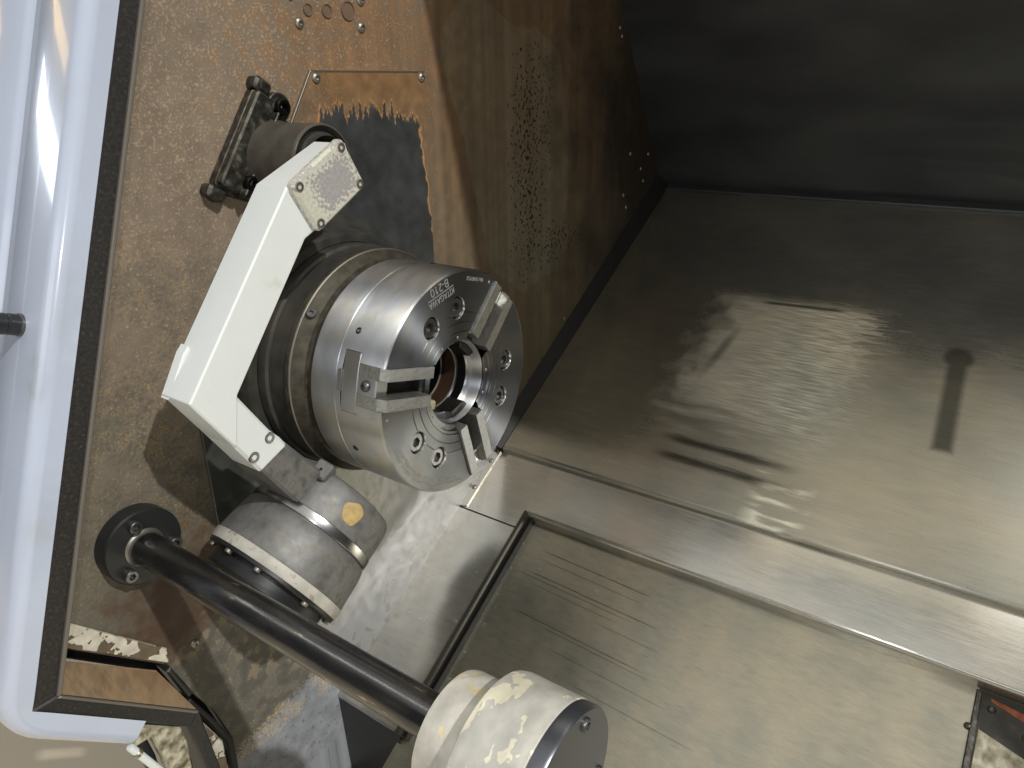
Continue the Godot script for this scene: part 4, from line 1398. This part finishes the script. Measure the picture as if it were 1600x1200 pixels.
# ---------------------------------------------------------------- door side
func sweep(b: MB, path: Array, prof: Array) -> void:
	# path of (y, z); prof of (outward offset, x)
	var normals := []
	for i in path.size():
		var d0: Vector2 = (path[i] - path[maxi(i - 1, 0)])
		var d1: Vector2 = (path[mini(i + 1, path.size() - 1)] - path[i])
		d0 = d1 if d0.length() < 1e-6 else d0
		d1 = d0 if d1.length() < 1e-6 else d1
		var n0 := Vector2(d0.y, -d0.x).normalized()
		var n1 := Vector2(d1.y, -d1.x).normalized()
		var m := (n0 + n1).normalized()
		normals.append(m / maxf(0.4, m.dot(n0)))
	var groups := []
	var g := new_group()
	for j in prof.size() - 1:
		if j > 0 and absf((prof[j] - prof[j - 1]).angle_to(prof[j + 1] - prof[j])) > 0.8:
			g = new_group()
		groups.append(g)
	for i in path.size() - 1:
		for j in prof.size() - 1:
			var q := []
			for e in [[i, j], [i + 1, j], [i + 1, j + 1], [i, j + 1]]:
				var p: Vector2 = path[e[0]] + normals[e[0]] * prof[e[1]].x
				q.append(Vector3(prof[e[1]].y, p.x, p.y))
			var t: Vector2 = prof[j + 1] - prof[j]
			var nm: Vector2 = normals[i]
			var hint := Vector3(t.x, nm.x * -t.y, nm.y * -t.y)
			b.quad(q[0], q[1], q[2], q[3], Vector2.ZERO, Vector2.ZERO, Vector2.ZERO, Vector2.ZERO, hint, groups[j])


func build_door_side() -> void:
	var yz := axle_z(Vector3.ZERO)
	# black seal round the opening
	var s := thing("door_seal", "dusty black rubber seal around the door opening, left of the wall", "seal")
	var b := MB.new()
	prism(b, yz, pv([0.95, 0.0045, -0.2233, 0.4268, -0.2239, 0.3987, 0.95, -0.0165]), 0.0, 0.040, 0.0025)
	put("upright", b.done(), M.seal, s)
	b = MB.new()
	prism(b, yz, pv([-0.2235, 0.4266, -0.366, 0.290, -0.3515, 0.2775, -0.2241, 0.3989]), 0.0, 0.0395, 0.002)
	put("bottom_run", b.done(), M.seal_low, s)
	b = MB.new()
	prism(b, yz, pv([-0.3655, 0.2895, -0.452, 0.2815, -0.66, 0.288, -0.66, 0.275, -0.452, 0.2675, -0.3525, 0.2768]), 0.0, 0.0395, 0.002)
	put("lower_run", b.done(), M.seal_low, s)
	b = MB.new()
	prism(b, yz, pv([0.95, -0.0125, -0.222, 0.4025, -0.2225, 0.3985, 0.95, -0.0165]), 0.04, 0.0436, 0.001)
	put("lip", b.done(), M.seal_lip, s)
	b = MB.new()
	prism(b, yz, pv([-0.2245, 0.4026, -0.3515, 0.2812, -0.350, 0.2785, -0.2241, 0.3992]), 0.0395, 0.0425, 0.0008)
	put("lip", b.done(), M.seal_lip, s)
	# white painted cover outside it
	var c := thing("machine_cover", "glossy pale blue white painted machine cover along the left edge", "machine cover")
	var path := []
	var p0 := Vector2(0.95, 0.0048)
	var p1 := Vector2(-0.2235, 0.4270)
	var p2 := Vector2(-0.318, 0.336)
	path.append(p0)
	for k in 7:
		path.append(p0.lerp(p1, 0.30 + 0.68 * k / 6.0))
	for k in 5:
		var q := (k + 1) / 6.0
		var s0 := p0.lerp(p1, 0.98)
		var s1 := p1.lerp(p2, 0.22)
		path.append(s0.lerp(p1, q).lerp(p1.lerp(s1, q), q))
	for k in 5:
		path.append(p1.lerp(p2, 0.22 + 0.78 * k / 4.0))
	b = MB.new()
	var sharp := []
	for i in path.size():
		var a: Vector2 = path[i]
		if i >= 8 and i <= 12:
			var q := (i - 7) / 6.0
			var s0 := p0.lerp(p1, 0.98)
			var s1 := p1.lerp(p2, 0.22)
			a = s0.lerp(p1, q * 2.0) if q < 0.5 else p1.lerp(s1, q * 2.0 - 1.0)
		sharp.append(a)
	var gs := new_group()
	for i in path.size() - 1:
		var d: Vector2 = (path[i + 1] - path[i])
		var d2: Vector2 = (path[mini(i + 2, path.size() - 1)] - path[i + 1])
		d2 = d if d2.length() < 1e-6 else d2
		var before: Vector2 = (path[i] - path[maxi(i - 1, 0)])
		before = d if before.length() < 1e-6 else before
		var na := (Vector2(before.y, -before.x).normalized() + Vector2(d.y, -d.x).normalized()).normalized()
		var nb := (Vector2(d2.y, -d2.x).normalized() + Vector2(d.y, -d.x).normalized()).normalized()
		var e0: Vector2 = sharp[i] - na * 0.003
		var e1: Vector2 = sharp[i + 1] - nb * 0.003
		var e2: Vector2 = path[i + 1] + nb * 0.0121
		var e3: Vector2 = path[i] + na * 0.0121
		b.quad(Vector3(0.0408, e0.x, e0.y), Vector3(0.0408, e1.x, e1.y), Vector3(0.0415, e2.x, e2.y), Vector3(0.0415, e3.x, e3.y), Vector2.ZERO, Vector2.ZERO, Vector2.ZERO, Vector2.ZERO, Vector3.RIGHT, gs)
	var prof := [Vector2(0.012, 0.0415)]
	for k in 6:
		var q := PI / 2 * k / 5.0
		prof.append(Vector2(0.013 + 0.012 * sin(q), 0.0295 + 0.012 * cos(q)))
	prof += [Vector2(0.0255, 0.0), Vector2(0.0255, -0.038), Vector2(0.0235, -0.042), Vector2(0.0195, -0.046), Vector2(0.0195, -0.050), Vector2(0.0235, -0.054), Vector2(0.0265, -0.058), Vector2(0.0275, -0.12), Vector2(0.0275, -0.45)]
	sweep(b, path, prof)
	put("cover_sheet", b.done(), M.enamel, c)
	# round post standing out of the cover
	var n := Vector3(0, 0.338, 0.941).normalized()
	var h := thing("handle_post", "short round black handle post standing out of the pale cover", "handle", Vector3(-0.0015, 0.1186, 0.3304) + n * 0.0015)
	b = MB.new()
	var hf := axle(Vector3.ZERO, n)
	lathe(b, hf, [Vector2(0.0094, -0.004), Vector2(0.0094, 0.0095), Vector2(0.0086, 0.0102), Vector2(0.0086, 0.0112), Vector2(0.0094, 0.0120), Vector2(0.0094, 0.082), Vector2(0.0082, 0.0845), Vector2(0.0, 0.085)], 40)
	put("post", b.done(), M.pin, h)
	b = MB.new()
	lathe(b, hf, [Vector2(0.0104, -0.001), Vector2(0.0104, 0.0012), Vector2(0.0095, 0.0018)], 40)
	put("washer", b.done(), M.bolt, h)
	# sill at the bottom of the opening
	var sill := thing("door_sill", "tan rusted sill in the lower left corner of the door opening", "sill")
	b = MB.new()
	var q0 := Vector3(-0.002, -0.2235, 0.3752)
	var q1 := Vector3(-0.002, -0.3010, 0.2940)
	var q2 := Vector3(0.0385, -0.3490, 0.2790)
	var q3 := Vector3(0.0385, -0.2220, 0.4010)
	var up := Vector3(0, 0.69, -0.72)
	b.quad(q0, q1, q2, q3, Vector2.ZERO, Vector2.ZERO, Vector2.ZERO, Vector2.ZERO, up + Vector3(0.2, 0, 0), new_group())
	var dn := Vector3(0, -0.03, 0.03)
	b.quad(q0, q1, q1 + dn, q0 + dn, Vector2.ZERO, Vector2.ZERO, Vector2.ZERO, Vector2.ZERO, Vector3.LEFT, new_group())
	put("ledge", b.done(), M.sill, sill)
	b = MB.new()
	prism(b, yz, pv([-0.2975, 0.2835, -0.3515, 0.2665, -0.3535, 0.2735, -0.3010, 0.2895]), -0.01, 0.012, 0.002, Vector2.ONE, true)
	put("side_post", b.done(), M.seal_low, sill)
	b = MB.new()
	prism(b, yz, pv([-0.352, 0.272, -0.405, 0.250, -0.450, 0.233, -0.66, 0.236, -0.66, 0.2445, -0.450, 0.2425, -0.402, 0.259, -0.356, 0.278]), -0.01, 0.016, 0.002, Vector2.ONE, true)
	put("side_post", b.done(), M.gap, sill)
	b = MB.new()
	prism(b, yz, pv([-0.405, 0.2605, -0.450, 0.2430, -0.66, 0.245, -0.66, 0.274, -0.44, 0.2665]), -0.01, 0.010, 0.002, Vector2.ONE, true)
	put("flaked_post", b.done(), M.lip, sill)
	# plate and strut below the seal
	var pl := thing("guard_plate", "small grimy cream guard plate below the black seal corner", "guard plate")
	b = MB.new()
	prism(b, yz, pv([-0.3135, 0.3500, -0.3660, 0.2960, -0.3900, 0.2930, -0.52, 0.298, -0.52, 0.320, -0.395, 0.3225, -0.352, 0.3285, -0.350, 0.3460]), 0.02, 0.030, 0.002, Vector2.ONE, true)
	put("plate", b.done(), M.dirty, pl)
	b = MB.new()
	prism(b, yz, pv([-0.352, 0.3460, -0.353, 0.3290, -0.395, 0.3228, -0.52, 0.320, -0.52, 0.330, -0.41, 0.334]), 0.005, 0.012, 0.001, Vector2.ONE, true)
	put("shaded_opening", b.done(), M.black_plate, pl)  # dark sheet standing in for the shade inside a triangular opening
	var rod := thing("white_strut", "thin white strut running down from the corner of the cover", "strut", Vector3(0.030, -0.343, 0.352))
	b = MB.new()
	lathe(b, axle(Vector3.ZERO, Vector3(0.0, -0.93, -0.36)), [Vector2(0.0, -0.001), Vector2(0.0036, 0.0), Vector2(0.0042, 0.002), Vector2(0.0042, 0.30)], 16)
	put("rod", b.done(), M.white_arm, rod)
	b = MB.new()
	lathe(b, axle(Vector3.ZERO, Vector3(0.0, -0.93, -0.36)), [Vector2(0.0043, 0.012), Vector2(0.0052, 0.013), Vector2(0.0052, 0.018), Vector2(0.0043, 0.019)], 16)
	put("ferrule", b.done(), M.screw, rod)


# curled metal chips lying in the corners of the tray and on the sheets
func build_swarf() -> void:
	rng.seed = 21
	var b := MB.new()
	for k in 70:
		var at: Vector3
		if k < 38:
			at = on_floor(0.134 + 0.014 * rng.randf(), 0.90 + 0.33 * rng.randf(), -0.0347)
		elif k < 56:
			at = on_floor(0.15 + 0.35 * rng.randf(), 0.90 + 0.22 * rng.randf(), -0.0347)
		else:
			at = on_floor(0.004 + 0.11 * rng.randf(), 0.91 + 0.3 * rng.randf(), -0.0122)
		var f := frame(at, Vector3(0, cos(SLOPE), sin(SLOPE)), Vector3(cos(k * 2.1), 0.0, sin(k * 2.1)))
		var r := rng.randf_range(0.0007, 0.0022)
		var wide := rng.randf_range(0.0003, 0.0008)
		var turn := rng.randf_range(1.5, 4.5)
		var g := new_group()
		for q in 6:
			var a0 := turn * q / 6.0
			var a1 := turn * (q + 1) / 6.0
			var p0 := Vector3(cos(a0) * r, sin(a0) * r, 0.0002 * q)
			var p1 := Vector3(cos(a1) * r, sin(a1) * r, 0.0002 * (q + 1))
			var w := Vector3(0, 0, wide)
			b.quad(f * p0, f * p1, f * (p1 + w), f * (p0 + w), Vector2.ZERO, Vector2.ZERO, Vector2.ZERO, Vector2.ZERO, f.basis * (p0 + p1), g)
	var o := put("swarf", b.done(), M.swarf)
	o.set_meta("kind", "stuff")
	o.set_meta("label", "tiny bright metal chips scattered along the rim of the floor tray")
	o.set_meta("category", "swarf")


func _ready() -> void:
	# camera
	var cam := Camera3D.new()
	cam.name = "camera"
	cam.fov = 56.2076
	cam.near = 0.02
	cam.far = 40.0
	cam.transform = Transform3D(Basis(Vector3(0.8223, -0.0123, -0.5689), Vector3(-0.2068, 0.9250, -0.3189), Vector3(0.5302, 0.3799, 0.7580)).orthonormalized(), Vector3(0.6953, 0.3044, 0.5791))
	add_child(cam)
	cam.current = true
	# air of the workshop
	var env := Environment.new()
	env.background_mode = Environment.BG_COLOR
	env.background_color = Color(0.045, 0.045, 0.047).linear_to_srgb()
	env.tonemap_mode = Environment.TONE_MAPPER_LINEAR
	env.tonemap_exposure = 1.12
	env.sdfgi_enabled = true
	env.ssao_enabled = true
	env.ssil_enabled = true
	var we := WorldEnvironment.new()
	we.name = "environment"
	we.environment = env
	add_child(we)
	# workshop lamp high over the open door
	var key := OmniLight3D.new()
	key.name = "work_lamp"
	key.position = Vector3(10.4, 10.0, 2.2)
	key.light_color = Color(1.0, 0.99, 0.97)
	key.light_energy = 145.0
	key.light_size = 0.15
	key.omni_range = 30.0
	key.omni_attenuation = 2.0
	key.shadow_enabled = true
	add_child(key)
	# ceiling panels of the workshop: a wide pale one overhead, tubes down the aisle to the left, plus an added unseen front light for shine on the step lips
	for e in [[Vector3(0.4, 3.0, 1.7), Vector2(5.0, 3.6), 3.9, Color(0.99, 0.98, 0.95), Vector3(0.4, 0.0, 1.69)], [Vector3(-2.1, 0.82, 1.10), Vector2(1.0, 0.2), 0.5, Color(0.93, 0.96, 1.0), Vector3(0.1, 0.1, 0.3)], [Vector3(-2.3, 1.25, 0.95), Vector2(1.0, 0.10), 0.12, Color(1.0, 0.82, 0.48), Vector3(0.0, 0.3, 0.3)], [Vector3(0.9, 1.1, 4.2), Vector2(3.2, 1.0), 1.9, Color(0.96, 0.98, 1.0), Vector3(0.9, 0.6, 0.0)], [Vector3(-1.6, 2.4, 1.2), Vector2(1.5, 0.14), 0.6, Color(1.0, 0.99, 0.97), Vector3(0.3, -0.1, 0.25)]]:
		var l := AreaLight3D.new()
		l.name = numbered("shop_and_added_light", self)
		l.area_size = e[1]
		l.light_energy = e[2]
		l.light_color = e[3]
		l.shadow_enabled = true
		l.transform = Transform3D(Basis.looking_at((e[4] - e[0]).normalized(), Vector3.FORWARD if absf(e[4].y - e[0].y) > 2.0 else Vector3.UP), e[0])
		l.area_range = 12.0
		add_child(l)
	# added unseen fill panel below the roof, brightens the sloping floor
	for e in [[Vector3(0.85, 0.79, -0.37), Vector2(1.2, 0.33), 0.13]]:
		var panel := AreaLight3D.new()
		panel.name = numbered("added_floor_fill", self)
		panel.area_size = e[1]
		panel.light_energy = e[2]
		panel.light_color = Color(1.0, 0.96, 0.87)
		panel.shadow_enabled = true
		panel.area_range = 6.0
		panel.transform = Transform3D(Basis.looking_at(Vector3.DOWN, Vector3.FORWARD), e[0])
		add_child(panel)
	var spot := AreaLight3D.new()
	spot.name = "added_glare_light"  # added unseen light for the glare at the right of the floor
	spot.area_size = Vector2(0.24, 0.16)
	spot.light_energy = 0.045
	spot.light_color = Color(0.93, 0.96, 1.0)
	spot.shadow_enabled = true
	spot.area_range = 6.0
	spot.transform = Transform3D(Basis.looking_at(Vector3.DOWN, Vector3.FORWARD), Vector3(0.96, 0.785, -0.40))
	add_child(spot)
	# lamp of the camera
	var flash := OmniLight3D.new()
	flash.name = "camera_lamp"
	flash.position = Vector3(0.635, 0.277, 0.634)
	flash.light_energy = 0.08
	flash.light_size = 0.006
	flash.omni_range = 12.0
	flash.omni_attenuation = 2.0
	flash.shadow_enabled = true
	add_child(flash)

	rng.seed = 7
	make_fasteners()
	make_materials()
	build_setting()
	build_chuck()
	build_arm()
	build_bar()
	build_door_side()
	build_swarf()
